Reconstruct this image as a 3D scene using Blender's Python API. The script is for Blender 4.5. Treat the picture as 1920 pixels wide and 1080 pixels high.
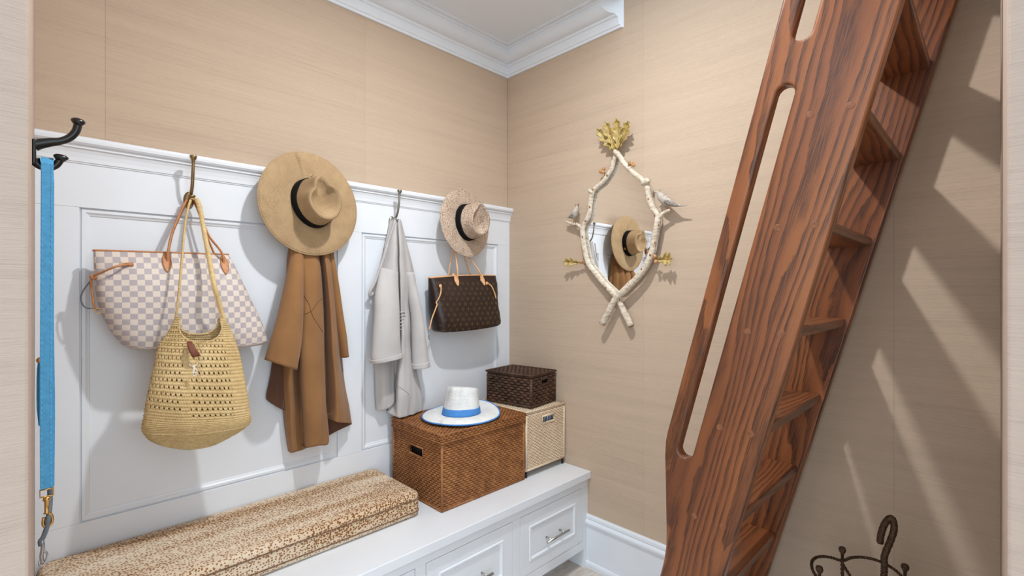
import bpy, bmesh, math, random
from mathutils import Vector as V, Matrix
from mathutils.bvhtree import BVHTree
random.seed(7)
PI = math.pi
sc = bpy.context.scene
COL = sc.collection
for o in list(bpy.data.objects): bpy.data.objects.remove(o)

# ------------------------------------------------------------------ camera
FPX, HOR = 895.0, 542.0
CAM = V((-1.98659, -2.04368, 1.405))
YAW = math.radians(45.28664)
RIGHT = V((math.sin(YAW), -math.cos(YAW), 0)); FWD = V((math.cos(YAW), math.sin(YAW), 0))
cd = bpy.data.cameras.new('camera'); co = bpy.data.objects.new('camera', cd); COL.objects.link(co)
co.location = CAM; co.rotation_euler = (PI/2, 0, YAW-PI/2)
cd.sensor_width = 36; cd.lens = 36*FPX/1920; cd.shift_y = (HOR-540)/1920; cd.clip_start = .02
sc.camera = co
# ------------------------------------------------------------------ world and exposure
w = bpy.data.worlds.new('world'); sc.world = w; w.use_nodes = True
w.node_tree.nodes['Background'].inputs[0].default_value = (.77, .895, 1, 1)
w.node_tree.nodes['Background'].inputs[1].default_value = 2.5
vs = sc.view_settings
vs.view_transform = 'Standard'; vs.look = 'None'; vs.gamma = 1; vs.use_curve_mapping = False
vs.exposure = 0.0
LAMP = V((-1.07, -1.17, 2.795)); LAMP_W = 29

def U1(x, y, off=0.0):      # a measured point on the plane  Y = -off
    d = RIGHT*((x-960)/FPX)+FWD+V((0, 0, (HOR-y)/FPX)); t = (-off-CAM.y)/d.y
    return CAM+d*t
def U2(x, y, off=0.0):      # a measured point on the plane  X = -off
    d = RIGHT*((x-960)/FPX)+FWD+V((0, 0, (HOR-y)/FPX)); t = (-off-CAM.x)/d.x
    return CAM+d*t

# ------------------------------------------------------------------ materials
def lin(c):
    return tuple(((v/255)/12.92 if v/255 <= .04045 else ((v/255+.055)/1.055)**2.4) for v in c)+(1,)
class NT:
    def __init__(s, name, rough=.6, metal=0, spec=.5):
        s.m = bpy.data.materials.new(name); s.m.use_nodes = True
        s.t = s.m.node_tree; s.b = s.t.nodes['Principled BSDF']
        s.b.inputs['Roughness'].default_value = rough; s.b.inputs['Metallic'].default_value = metal
        s.b.inputs['Specular IOR Level'].default_value = spec
    def n(s, typ, ins=None, **kw):
        nd = s.t.nodes.new(typ)
        for k, v in kw.items(): setattr(nd, k, v)
        for k, v in (ins or {}).items(): s.put(nd.inputs[k], v)
        return nd
    def put(s, sock, v):
        if isinstance(v, bpy.types.NodeSocket): s.t.links.new(v, sock)
        elif isinstance(v, bpy.types.Node): s.t.links.new(v.outputs[0], sock)
        else: sock.default_value = v
    def coord(s, kind='Object', scale=(1, 1, 1), rot=(0, 0, 0), loc=(0, 0, 0)):
        tc = s.n('ShaderNodeTexCoord')
        return s.n('ShaderNodeMapping', {0: tc.outputs[kind], 'Scale': scale, 'Rotation': rot, 'Location': loc}).outputs[0]
    def noise(s, vec, scale=5, detail=3, rough=.5, dist=0):
        return s.n('ShaderNodeTexNoise', {'Vector': vec, 'Scale': scale, 'Detail': detail, 'Roughness': rough, 'Distortion': dist}).outputs[0]
    def math(s, op, a, b=0.0, c=0.0):
        nd = s.n('ShaderNodeMath', {0: a, 1: b}, operation=op)
        if op in ('MULTIPLY_ADD', 'SMOOTH_MIN', 'COMPARE'): s.put(nd.inputs[2], c)
        return nd.outputs[0]
    def ramp(s, fac, stops, interp='LINEAR'):
        nd = s.n('ShaderNodeValToRGB', {0: fac}); cr = nd.color_ramp; cr.interpolation = interp
        while len(cr.elements) < len(stops): cr.elements.new(.5)
        for e, (p, c) in zip(cr.elements, stops):
            e.position = p; e.color = c if len(c) == 4 else lin(c)
        return nd.outputs[0]
    def mix(s, f, a, b, mode='MIX'):
        nd = s.n('ShaderNodeMix', data_type='RGBA', blend_type=mode)
        s.put(nd.inputs[0], f); s.put(nd.inputs[6], a); s.put(nd.inputs[7], b); return nd.outputs[2]
    def col(s, c): s.put(s.b.inputs['Base Color'], c if not isinstance(c, tuple) or len(c) == 4 else lin(c)); return s
    def bump(s, h, strength=.3, dist=.002):
        nd = s.n('ShaderNodeBump', {'Height': h, 'Strength': strength, 'Distance': dist}); s.put(s.b.inputs['Normal'], nd.outputs[0]); return s
def plain(name, c, rough=.6, metal=0, spec=.5, var=.06, sc_=30, bump=0):
    t = NT(name, rough, metal, spec); v = t.coord()
    nz = t.noise(v, sc_, 3)
    a = tuple(max(0, x*(1-var)) for x in c); b = tuple(min(255, x*(1+var)) for x in c)
    t.col(t.ramp(nz, [(.3, a), (.7, b)]))
    if bump: t.bump(nz, bump, .001)
    return t.m
M = {}
def grass(name, c, seed):
    t = NT(name, .85, spec=.15)
    v = t.coord('Object', (1.1, 1.1, 210), loc=(seed, seed*2, 0)); f1 = t.noise(v, 2.2, 4, .6)
    v2 = t.coord('Object', (.5, .5, 11), loc=(seed, 0, 0)); f2 = t.noise(v2, 2.0, 3, .5, .6)
    v3 = t.coord('Object', (14, 14, 700), loc=(0, seed, 0)); f3 = t.noise(v3, 2.0, 2)
    k = t.math('ADD', t.math('MULTIPLY', f1, .45), t.math('ADD', t.math('MULTIPLY', f2, .28), t.math('MULTIPLY', f3, .37)))
    rnd = t.n('ShaderNodeObjectInfo').outputs['Random']
    k = t.math('ADD', k, t.math('MULTIPLY', rnd, .05))
    dk = tuple(x*.92 for x in c); lt = tuple(min(255, x*1.035) for x in c)
    base = t.ramp(k, [(.40, dk), (.55, c), (.70, lt)])
    sp = t.noise(t.coord('Object', (9, 9, 260), loc=(seed, 5, 3)), 3, 2)
    base = t.mix(t.ramp(sp, [(.74, (0, 0, 0, 1)), (.8, (.45, .45, .45, 1))]), base, lin(tuple(x*.82 for x in c)))
    t.col(base); t.bump(t.math('ADD', f1, f3), .35, .0015); return t.m
M['grass'] = grass('grasscloth', (195, 173, 151), 1.0)
M['grass2'] = grass('grasscloth_hall', (186, 167, 153), 4.0)
M['white'] = plain('white_paint', (230, 233, 237), .38, var=.008, sc_=6)
M['white_trim'] = plain('white_trim_paint', (228, 232, 237), .42, var=.008, sc_=6)
M['ceil'] = plain('ceiling_paint', (233, 239, 246), .9, var=.006, sc_=4)
M['tile'] = None
t = NT('stone_tile', .45); v = t.coord('Object', (1, 1, 1)); f = t.noise(t.coord('Object', (3, 14, 3)), 3, 6, .6, 1.2)
t.col(t.ramp(f, [(.3, (176, 160, 148)), (.5, (205, 192, 180)), (.7, (222, 212, 202))])); M['tile'] = t.m
M['grout'] = plain('grout', (150, 140, 130), .9)
def wood(name, axis):
    t = NT(name, .36, spec=.4); tc = t.n('ShaderNodeTexCoord'); inf = t.n('ShaderNodeObjectInfo')
    off = t.math('MULTIPLY', inf.outputs['Random'], 7.0)
    rot = {'z': (0, 0, 0), 'x': (0, -PI/2, 0)}[axis]
    mp = t.n('ShaderNodeMapping', {0: tc.outputs['Object'], 'Rotation': rot})
    ad = t.n('ShaderNodeVectorMath', {0: mp.outputs[0], 1: t.n('ShaderNodeCombineXYZ', {0: off, 1: off, 2: off}).outputs[0]}, operation='ADD').outputs[0]
    def sm(s): return t.n('ShaderNodeMapping', {0: ad, 'Scale': s}).outputs[0]
    big = t.noise(sm((3.2, 3.2, .42)), 2.0, 2, .4)            # cathedral field, long along the grain
    wob = t.noise(sm((10, 10, 3)), 2, 4, .65)
    sx = t.n('ShaderNodeSeparateXYZ', {0: ad})
    fld = t.math('ADD', t.math('MULTIPLY', t.math('ADD', sx.outputs[0], sx.outputs[1]), 29.0), t.math('MULTIPLY', big, 12.0))
    fld = t.math('ADD', fld, t.math('MULTIPLY', wob, .9))
    fr = t.math('FRACT', fld)
    pore = t.noise(sm((260, 260, 6)), 2, 2, .6)
    band = t.ramp(fr, [(0, (0, 0, 0, 1)), (.32, (.08, .08, .08, 1)), (.52, (.42, .42, .42, 1)), (.72, (.92, .92, .92, 1)), (.95, (1, 1, 1, 1)), (1, (0, 0, 0, 1))])
    k = t.math('MULTIPLY', band, t.ramp(pore, [(.35, (.35, .35, .35, 1)), (.6, (1, 1, 1, 1))]))
    tone = t.noise(sm((6, 6, .8)), 1.5, 2)
    base = t.ramp(tone, [(.3, (118, 68, 39)), (.5, (136, 80, 45)), (.7, (151, 92, 49))])
    c = t.mix(k, base, lin((66, 38, 26)))
    c = t.mix(t.ramp(pore, [(.56, (0, 0, 0, 1)), (.72, (.5, .5, .5, 1))]), c, lin((78, 45, 29)))
    t.col(c); t.bump(t.math('ADD', pore, band), .12, .0006)
    t.b.inputs['Coat Weight'].default_value = .25; t.b.inputs['Coat Roughness'].default_value = .25
    return t.m
M['oak_z'] = wood('stained_oak_long', 'z'); M['oak_x'] = wood('stained_oak_cross', 'x')
M['plug'] = plain('oak_plug', (124, 76, 46), .45, var=.15, sc_=90)
M['nickel'] = plain('brushed_nickel', (196, 194, 190), .3, 1, var=.03)
M['pewter'] = plain('aged_nickel', (150, 146, 138), .35, 1, var=.08)
M['brass'] = plain('antique_brass', (150, 128, 92), .32, 1, var=.1)
M['gold'] = plain('polished_gold', (222, 178, 110), .22, 1, var=.05)
M['silver'] = plain('polished_steel', (190, 192, 196), .2, 1, var=.05)
M['blackmetal'] = plain('black_enamel', (14, 14, 15), .28, 0, .6, var=.1)
M['iron'] = plain('rusty_wrought_iron', (78, 58, 42), .6, .6, var=.3, sc_=160, bump=.3)
M['blue'] = plain('blue_leather', (74, 158, 206), .55, var=.05, sc_=80, bump=.15)
M['bluestitch'] = plain('blue_thread', (120, 190, 226), .8)
M['greyrope'] = plain('grey_leather_cord', (104, 112, 120), .6, var=.08)
M['tan'] = plain('vachetta_leather', (190, 128, 80), .5, var=.08, sc_=60)
M['tanlight'] = plain('pale_leather', (226, 172, 124), .5, var=.06, sc_=60)
M['brownleather'] = plain('brown_leather', (112, 58, 34), .55, var=.12)
M['black'] = plain('black_grosgrain', (13, 13, 17), .8, spec=.2, var=.2, sc_=300)
M['blueband'] = plain('blue_ribbon', (78, 138, 205), .7, spec=.2, var=.04, sc_=200)
M['darkin'] = plain('dark_interior', (22, 16, 12), .9)  # near-black colour standing in for the shade inside the baskets
M['stakeiron'] = plain('dark_leg_wire', (58, 52, 48), .4, .8)
M['rubber'] = plain('black_rubber_cap', (20, 20, 20), .6)
def straw(name, a, b, rough=.75, open_=0.0, ring=.0042, sp=420, spw=.35):
    t = NT(name, rough, spec=.25); uv = t.n('ShaderNodeTexCoord').outputs['UV']
    s = t.n('ShaderNodeSeparateXYZ', {0: uv})
    rings = t.math('SINE', t.math('MULTIPLY', s.outputs[1], 2*PI/ring))
    st = t.math('SINE', t.math('ADD', t.math('MULTIPLY', s.outputs[0], 2*PI/ring), t.math('MULTIPLY', rings, .8)))
    nz = t.noise(t.coord('Object'), 14, 4, .6); nf = t.noise(t.coord('Object'), sp, 2)
    h = t.math('ADD', t.math('MULTIPLY', rings, .5), t.math('MULTIPLY', st, .35))
    k = t.math('ADD', t.math('ADD', t.math('MULTIPLY', h, .22), t.math('MULTIPLY', nz, .55)), t.math('MULTIPLY', nf, spw))
    t.col(t.ramp(k, [(.2, tuple(x*.8 for x in a)), (.45, a), (.75, b)])); t.bump(h, .55, .0012)
    if open_:
        hole = t.ramp(t.noise(t.coord('Object'), 230, 1), [(open_-.02, (0, 0, 0, 1)), (open_+.02, (1, 1, 1, 1))])
        t.put(t.b.inputs['Alpha'], hole)
    return t.m
M['straw'] = straw('honey_straw', (180, 150, 112), (200, 170, 130))
M['straw_crown'] = M['straw']
M['seagrass'] = straw('open_weave_seagrass', (128, 102, 84), (214, 190, 168), open_=.37, ring=.006, sp=190, spw=.9)
M['whitestraw'] = straw('white_straw', (238, 238, 236), (246, 246, 244), ring=.005)
def wick(name, a, b, d, sc_=60):
    t = NT(name, .55, spec=.35); nz = t.noise(t.coord('Object', (1, 1, 1)), sc_, 3, .6); n2 = t.noise(t.coord(), 7, 3)
    k = t.math('ADD', t.math('MULTIPLY', nz, .6), t.math('MULTIPLY', n2, .4))
    t.col(t.ramp(k, [(.3, d), (.5, a), (.7, b)])); t.bump(nz, .2, .001); return t.m
M['rattan'] = wick('honey_rattan', (150, 97, 55), (180, 124, 74), (112, 67, 36), 45)
M['seacream'] = wick('cream_paper_cord', (226, 202, 172), (238, 218, 192), (208, 180, 146), 60)
M['darkwick'] = wick('dark_hyacinth', (78, 54, 40), (106, 76, 56), (48, 33, 25), 40)
M['raffia'] = wick('golden_raffia', (208, 179, 127), (224, 198, 148), (188, 155, 102), 90)
def cloth(name, c, bumpsc=700, var=.05):
    t = NT(name, .9, spec=.12); n1 = t.noise(t.coord(), bumpsc, 2); n2 = t.noise(t.coord(), 9, 3); n3 = t.noise(t.coord('Object', (1, 1, .35)), 26, 3)
    t.col(t.ramp(n2, [(.3, tuple(x*(1-var) for x in c)), (.7, tuple(min(255, x*(1+var)) for x in c))]))
    t.bump(t.math('ADD', t.math('MULTIPLY', n1, .12), n3), .3, .004)
    t.b.inputs['Sheen Weight'].default_value = .15
    return t.m
M['coat_brown'] = cloth('camel_brown_cotton', (146, 105, 67)); M['coat_lining'] = cloth('red_brown_lining', (100, 70, 54))
M['coat_grey'] = cloth('stone_grey_cotton', (192, 187, 184), var=.03)
M['thread'] = plain('seam_thread', (96, 62, 36), .9)
M['thread_grey'] = plain('grey_seam_thread', (158, 148, 144), .9)
t = NT('antelope_velvet', .9, spec=.1)
v = t.coord('Object', (1, 1.0, 1)); vd = t.n('ShaderNodeVectorMath', {0: v, 1: t.n('ShaderNodeVectorMath', {0: t.n('ShaderNodeTexNoise', {'Vector': v, 'Scale': 40.0}).outputs[1], 1: (.006, .006, .006)}, operation='MULTIPLY').outputs[0]}, operation='ADD').outputs[0]
vo = t.n('ShaderNodeTexVoronoi', {'Vector': t.n('ShaderNodeMapping', {0: vd, 'Scale': (122, 156, 136)}).outputs[0], 'Scale': 1.0, 'Randomness': .75})
band = t.noise(t.coord('Object', (1.1, 9, 5)), 1.6, 3, .5)
thr = t.math('ADD', t.math('MULTIPLY', band, .36), .22)
sp = t.math('LESS_THAN', vo.outputs['Distance'], thr)
ground = t.ramp(band, [(.35, (230, 214, 192)), (.65, (208, 182, 150))])
spc = t.ramp(band, [(.35, (172, 136, 102)), (.6, (132, 88, 54))])
t.col(t.mix(sp, ground, spc)); t.bump(t.noise(t.coord(), 900, 2), .2, .001); M['antelope'] = t.m
M['piping'] = t.m
M['pipedark'] = plain('dark_piping', (112, 84, 62), .9, var=.35, sc_=220)
t = NT('check_canvas', .5, spec=.35); uv = t.n('ShaderNodeTexCoord').outputs['UV']
ck = t.n('ShaderNodeTexChecker', {'Vector': t.n('ShaderNodeMapping', {0: uv, 'Scale': (1, 1, 0)}).outputs[0], 'Scale': 1/.0192, 'Color1': lin((222, 208, 194)), 'Color2': lin((176, 165, 168))})
fine = t.noise(t.coord(), 600, 2)
t.col(t.mix(.12, ck.outputs[0], t.ramp(fine, [(.3, (150, 140, 138)), (.7, (240, 232, 222))]))); t.bump(fine, .15, .0006); M['check'] = t.m
M['charm'] = plain('pale_straw_charm', (226, 204, 152), .5)
M['emblem'] = plain('pale_emblem_print', (236, 228, 218), .6)
M['canvas_dark'] = plain('dark_brown_canvas', (46, 31, 25), .36, spec=.45, var=.12, sc_=14, bump=.05)
M['mono'] = plain('ochre_print', (132, 106, 72), .5)
M['bark'] = None
t = NT('birch_bark', .65, spec=.3); n1 = t.noise(t.coord('Object', (20, 20, 50)), 2, 4, .6); n2 = t.noise(t.coord(), 16, 2)
t.col(t.mix(t.ramp(n2, [(.66, (0, 0, 0, 1)), (.74, (.6, .6, .6, 1))]), t.ramp(n1, [(.3, (172, 152, 128)), (.5, (212, 198, 178)), (.75, (232, 222, 206))]), lin((140, 100, 70)))); t.bump(n1, .3, .002); M['bark'] = t.m
M['cutwood'] = plain('cut_branch_end', (140, 104, 72), .8, var=.3, sc_=120)
M['acorn'] = plain('painted_acorn', (188, 140, 92), .5, var=.15)
t = NT('gilt_leaf', .5); n1 = t.noise(t.coord(), 28, 4, .6); t.col(t.ramp(n1, [(.32, (126, 84, 40)), (.45, (190, 164, 92)), (.56, (172, 148, 80)), (.7, (222, 206, 158))])); t.bump(n1, .3, .002); M['leaf'] = t.m
t = NT('bird_resin', .55); n1 = t.noise(t.coord('Object', (40, 40, 90)), 2, 3); t.col(t.ramp(n1, [(.3, (150, 138, 126)), (.7, (204, 194, 182))])); t.bump(n1, .3, .002); M['bird'] = t.m
M['birdwing'] = plain('bird_wing', (136, 126, 116), .55, var=.2, sc_=120)
t = NT('mirror_glass', .0, 1); t.col((.93, .94, .94, 1)); M['mirror'] = t.m
t = NT('lamp_lens', .4); t.col((240, 240, 235)); t.b.inputs['Emission Color'].default_value = (1, .95, .88, 1); t.b.inputs['Emission Strength'].default_value = 4; M['lens'] = t.m
t = NT('striped_cloth', .9); wv = t.n('ShaderNodeTexWave', {'Vector': t.coord(), 'Scale': 18.0, 'Distortion': 3.0}); t.col(t.ramp(wv.outputs[0], [(.4, (226, 230, 236)), (.6, (98, 124, 164))])); M['stripecloth'] = t.m

# ------------------------------------------------------------------ mesh helpers
class MB:
    def __init__(s): s.v = []; s.f = []; s.uv = None
    def add(s, vs, fs):
        k = len(s.v); s.v += [V(p) for p in vs]; s.f += [tuple(i+k for i in f) for f in fs]; return s
    def box(s, a, b):
        (x0, y0, z0), (x1, y1, z1) = [(min(p, q), max(p, q)) for p, q in zip(a, b)] and ((min(a[0], b[0]), min(a[1], b[1]), min(a[2], b[2])), (max(a[0], b[0]), max(a[1], b[1]), max(a[2], b[2])))
        return s.add([(x0, y0, z0), (x1, y0, z0), (x1, y1, z0), (x0, y1, z0), (x0, y0, z1), (x1, y0, z1), (x1, y1, z1), (x0, y1, z1)],
                     [(0, 3, 2, 1), (4, 5, 6, 7), (0, 1, 5, 4), (1, 2, 6, 5), (2, 3, 7, 6), (3, 0, 4, 7)])
    def obox(s, o, ex, ey, ez):           # oriented box from corner o and three edge vectors
        o = V(o); P = [o, o+ex, o+ex+ey, o+ey]; P += [p+ez for p in P]
        return s.add(P, [(0, 3, 2, 1), (4, 5, 6, 7), (0, 1, 5, 4), (1, 2, 6, 5), (2, 3, 7, 6), (3, 0, 4, 7)])
    def tube(s, pts, r, n=8, closed=False, flat=None, cap=True, up=None):
        pts = [V(p) for p in pts]; N = len(pts)
        rs = r if isinstance(r, (list, tuple)) else [r]*N
        k = len(s.v); last = None
        for i, p in enumerate(pts):
            a = pts[(i-1) % N] if (i or closed) else pts[0]; b = pts[(i+1) % N] if (i < N-1 or closed) else pts[-1]
            d = (b-a).normalized()
            if up is not None: u = V(up)-d*d.dot(V(up))
            elif last is None: u = d.orthogonal()
            else: u = last-d*d.dot(last)
            if u.length < 1e-6: u = d.orthogonal()
            u.normalize(); last = u; w_ = d.cross(u)
            ru, rw = (rs[i], rs[i]) if flat is None else (rs[i]*flat[0], rs[i]*flat[1])
            for j in range(n):
                t_ = 2*PI*(j+.5)/n; s.v.append(p+u*math.cos(t_)*ru+w_*math.sin(t_)*rw)
        for i in range(N if closed else N-1):
            i2 = (i+1) % N
            for j in range(n): s.f.append((k+i*n+j, k+i*n+(j+1) % n, k+i2*n+(j+1) % n, k+i2*n+j))
        if cap and not closed:
            s.f.append(tuple(k+j for j in range(n))[::-1]); s.f.append(tuple(k+(N-1)*n+j for j in range(n)))
        return s
    def lathe(s, prof, o, ax, n=16):       # prof: (r, h) along axis
        o = V(o); ax = V(ax).normalized(); u = ax.orthogonal().normalized(); w_ = ax.cross(u); k = len(s.v)
        for r, h in prof:
            for j in range(n):
                t_ = 2*PI*j/n; s.v.append(o+ax*h+(u*math.cos(t_)+w_*math.sin(t_))*max(r, 1e-4))
        for i in range(len(prof)-1):
            for j in range(n): s.f.append((k+i*n+j, k+i*n+(j+1) % n, k+(i+1)*n+(j+1) % n, k+(i+1)*n+j))
        s.f.append(tuple(k+j for j in range(n))[::-1]); s.f.append(tuple(k+(len(prof)-1)*n+j for j in range(n)))
        return s
    def ball(s, o, r, n=10, sc_=(1, 1, 1)):
        k = len(s.v); o = V(o); m = n//2
        for i in range(m+1):
            a = PI*i/m
            for j in range(n):
                b = 2*PI*j/n; s.v.append(o+V((r*sc_[0]*math.sin(a)*math.cos(b), r*sc_[1]*math.sin(a)*math.sin(b), r*sc_[2]*math.cos(a))))
        for i in range(m):
            for j in range(n): s.f.append((k+i*n+j, k+(i+1)*n+j, k+(i+1)*n+(j+1) % n, k+i*n+(j+1) % n))
        return s
    def grid(s, P, wrap_u=False, wrap_v=False, skip=None):     # P[row][col]
        k = len(s.v); R = len(P); C = len(P[0])
        for row in P: s.v += [V(p) for p in row]
        for i in range(R if wrap_v else R-1):
            for j in range(C if wrap_u else C-1):
                if skip and skip(i, j): continue
                s.f.append((k+i*C+j, k+i*C+(j+1) % C, k+((i+1) % R)*C+(j+1) % C, k+((i+1) % R)*C+j))
        return s
    def build(s, name, mat, parent=None, smooth=False, local=False, sol=0, bev=0, sub=0, uv=None, recalc=True):
        me = bpy.data.meshes.new(name)
        vs_ = s.v
        if parent is not None and not local:
            r = parent
            while r.parent: r = r.parent
            inv = r.matrix_basis.inverted(); vs_ = [inv @ p for p in vs_]
        me.from_pydata([tuple(p) for p in vs_], [], s.f); me.update()
        if recalc:
            bm = bmesh.new(); bm.from_mesh(me); bmesh.ops.recalc_face_normals(bm, faces=bm.faces); bm.to_mesh(me); bm.free()
        if uv:
            L = me.uv_layers.new(name='UVMap')
            for lp in me.loops: L.data[lp.index].uv = uv[lp.vertex_index]
        me.materials.append(M[mat])
        if smooth:
            me.shade_smooth()
        o = bpy.data.objects.new(name, me); COL.objects.link(o)
        if parent: o.parent = parent
        if bev:
            b = o.modifiers.new('bevel', 'BEVEL'); b.width = bev; b.segments = 2; b.limit_method = 'ANGLE'; b.angle_limit = .7
        if sol:
            b = o.modifiers.new('thick', 'SOLIDIFY'); b.thickness = sol; b.offset = 0
        if sub:
            b = o.modifiers.new('sub', 'SUBSURF'); b.levels = sub; b.render_levels = sub
        return o
def tag(o, label=None, cat=None, group=None, kind=None):
    for k, v_ in (('label', label), ('category', cat), ('group', group), ('kind', kind)):
        if v_: o[k] = v_
    return o
def thing(name, loc, label, cat, group=None, mat=None):
    o = bpy.data.objects.new(name, None); COL.objects.link(o); o.empty_display_size = .05
    o.matrix_basis = mat if mat is not None else Matrix.Translation(V(loc))
    return tag(o, label, cat, group)
def crom(P, n, closed=False):
    P = [V(p) for p in P]; N = len(P); out = []
    segs = N if closed else N-1; cnt = n if closed else n-1
    for q in range(n):
        x = q*segs/cnt; i = min(int(x), segs-1); f = x-i
        if closed: a, b, c, d = P[(i-1) % N], P[i % N], P[(i+1) % N], P[(i+2) % N]
        else:
            b, c = P[i], P[i+1]; a = P[i-1] if i else b*2-c; d = P[i+2] if i+2 < N else c*2-b
        out.append(.5*((2*b)+(c-a)*f+(2*a-5*b+4*c-d)*f*f+(3*b-a-3*c+d)*f**3))
    return out
def surf(rows, nu, nv):      # rows of control points -> nv x nu grid
    R = [crom(r, nu) for r in rows]; cols = [crom([r[j] for r in R], nv) for j in range(nu)]
    return [[cols[j][i] for j in range(nu)] for i in range(nv)]

# ------------------------------------------------------------------ setting
ZC = 2.80; W3X = -1.997; W3Y = -1.10; W4Y = -2.056; W4X = -1.046
root = tag(MB().box((-6, -6, -.10), (.15, .15, -.006)).build('floor', 'grout'), 'pale stone tiled floor in front of the bench', 'floor', kind='structure')
for i in range(7):
    for j in range(7):
        x1 = .0-i*.46; y1 = -.02-j*.46
        if i < 5 or j < 5: MB().box((x1-.457, y1-.457, -.006), (x1, y1, 0)).build('tile', 'tile', root, bev=.001)
# ceiling with a hatch over the ladder
cb = MB(); HX = -.86; HY = -.80
cb.box((-2.5, HY, ZC), (.12, .12, ZC+.2)); cb.box((-2.5, -2.6, ZC), (HX, HY, ZC+.2)); cb.box((HX, -2.6, ZC), (.12, W4Y-.12, ZC+.2))
tag(cb.build('ceiling', 'ceil'), 'flat pale grey painted ceiling above the white crown moulding', 'ceiling', kind='structure')
sh = MB()
ZT = 3.5  # shaft has no cap: added sky light brightens the wall and ladder below
sh.box((HX-.1, HY, ZC+.2), (.12, HY+.1, ZT)); sh.box((HX-.1, W4Y-.1, ZC+.2), (HX, HY, ZT)); sh.box((HX-.1, W4Y-.2, ZC+.2), (.12, W4Y-.1, ZT))
tag(sh.build('ceiling_hatch', 'ceil'), 'boxed loft hatch open to the skylight over the ladder', 'hatch', kind='structure')
wb = tag(MB().box((-2.4, 0.004, 0), (.15, .15, ZC+.2)).build('wall_back', 'grass'), 'wall behind the hooks with grasscloth paper above white panelling', 'wall', kind='structure')
xs = [-2.0, -1.834, -.92, -.004]
for a, b in zip(xs, xs[1:]):
    MB().box((a+.0002, -.0016, 1.86), (b-.0002, .004, ZC)).build('wallpaper_strip', 'grass', wb)
wr = tag(MB().box((.004, -3.0, 0), (.15, 0.004, 3.5)).build('wall_right', 'grass'), 'grasscloth papered wall behind the mirror and ladder', 'wall', kind='structure')
ys = [.0, -.902, -1.813, -2.056]
for a, b in zip(ys, ys[1:]):
    MB().box((-.0016, b+.0002, .0), (.004, a-.0002, 3.5)).build('wallpaper_strip', 'grass', wr)
wl = tag(MB().box((-4.2, W3Y, 0), (W3X, .15, ZC)).build('wall_left', 'grass2', bev=.004), 'pale grasscloth wall return carrying the black hook', 'wall', kind='structure')
wf = tag(MB().box((W4X, -3.0, 0), (.004, W4Y, ZC)).build('wall_front', 'grass2', bev=.004), 'papered wall end beside the foot of the ladder', 'wall', kind='structure')
def sweep(prof, a, b, wall, mitre_a=0, mitre_b=0):
    # prof: (d, z); along X on the back wall, along Y on the right wall; mitre shifts ends by d
    m = MB(); n = len(prof)
    for e, mt in ((a, mitre_a), (b, mitre_b)):
        for d, z in prof:
            p = e+mt*d
            m.v.append(V((p, -d, z)) if wall == 'b' else V((-d, p, z)))
    for i in range(n-1): m.f.append((i, i+1, n+i+1, n+i))
    m.f.append(tuple(range(n))); m.f.append(tuple(range(n, 2*n))); m.f.append((0, n, 2*n-1, n-1))
    return m
cove = [(.030+.05*math.sin(a), 2.724+.056*(1-math.cos(a))) for a in [PI/2*i/8 for i in range(9)]]
CR = [(0, 2.657), (.011, 2.657), (.013, 2.660), (.013, 2.669), (.018, 2.672), (.020, 2.690), (.021, 2.710), (.028, 2.714), (.030, 2.720)]+cove+[(.084, 2.781), (.087, 2.789), (.101, 2.790), (.103, 2.80), (0, 2.80)]
tag(sweep(CR, W3X, 0, 'b', 0, -1).build('trim_1', 'white_trim'), 'white crown moulding along the wall above the hooks', 'crown moulding', kind='structure')
tag(sweep(CR, 0, HY, 'r', -1, 1).build('trim_2', 'white_trim'), 'short white crown moulding above the twig mirror ending at the hatch', 'crown moulding', kind='structure')
BBP = [(0, .264), (.010, .264), (.015, .258), (.016, .246), (.013, .240), (.020, .234), (.023, .226), (.021, .216), (.015, .208), (.013, .196), (.013, .032), (.02, .028), (.023, .018), (.023, 0), (0, 0)]
tag(sweep(BBP, -.588, W4Y, 'r').build('baseboard_right', 'white_trim'), 'tall white moulded skirting board under the papered wall', 'skirting board', kind='structure')
# wainscot
wn = tag(MB().box((-1.997, -.004, .47), (0, .004, 1.87)).build('trim_3', 'white'), 'white panelled wainscot with moulded ledge behind the coats', 'wall panelling', kind='structure')
FR = .017
for a, b in [((-1.997, 1.663), (-.0, 1.806)), ((-1.997, .47), (0, .666))]:
    MB().box((a[0], -FR, a[1]), (b[0], .0, b[1])).build('rail', 'white', wn, bev=.0012)
for a, b in [(-1.997, -1.897), (-1.056, -.943), (-.092, 0)]:
    MB().box((a, -FR, .6662), (b, .0, 1.6628)).build('stile', 'white', wn, bev=.0012)
def nested(x0, x1, z0, z1, y, loops):
    m = MB(); n = 0
    for ins, dep in loops:
        m.v += [V((x0+ins, y-dep, z0+ins)), V((x1-ins, y-dep, z0+ins)), V((x1-ins, y-dep, z1-ins)), V((x0+ins, y-dep, z1-ins))]
        if n:
            k = 4*(n-1)
            for j in range(4): m.f.append((k+j, k+(j+1) % 4, k+4+(j+1) % 4, k+4+j))
        n += 1
    m.f.append(tuple(4*(n-1)+j for j in range(4))); return m
for a, b in [(-1.897, -1.056), (-.943, -.092)]:
    nested(a, b, .666, 1.663, 0, [(.0, .006), (.004, .008), (.006, .013), (.014, .013), (.019, .009), (.024, .007), (.026, .0045), (.03, .0045)]).build('panel', 'white', wn)
LG = [(0, 1.882), (.040, 1.882), (.046, 1.879), (.049, 1.871), (.048, 1.862), (.043, 1.856), (.036, 1.854), (.036, 1.846), (.031, 1.842), (.027, 1.832), (.024, 1.818), (.023, 1.806), (.020, 1.804), (.020, 1.801), (0, 1.801)]
sweep(LG, W3X, 0, 'b').build('ledge', 'white', wn)

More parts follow.
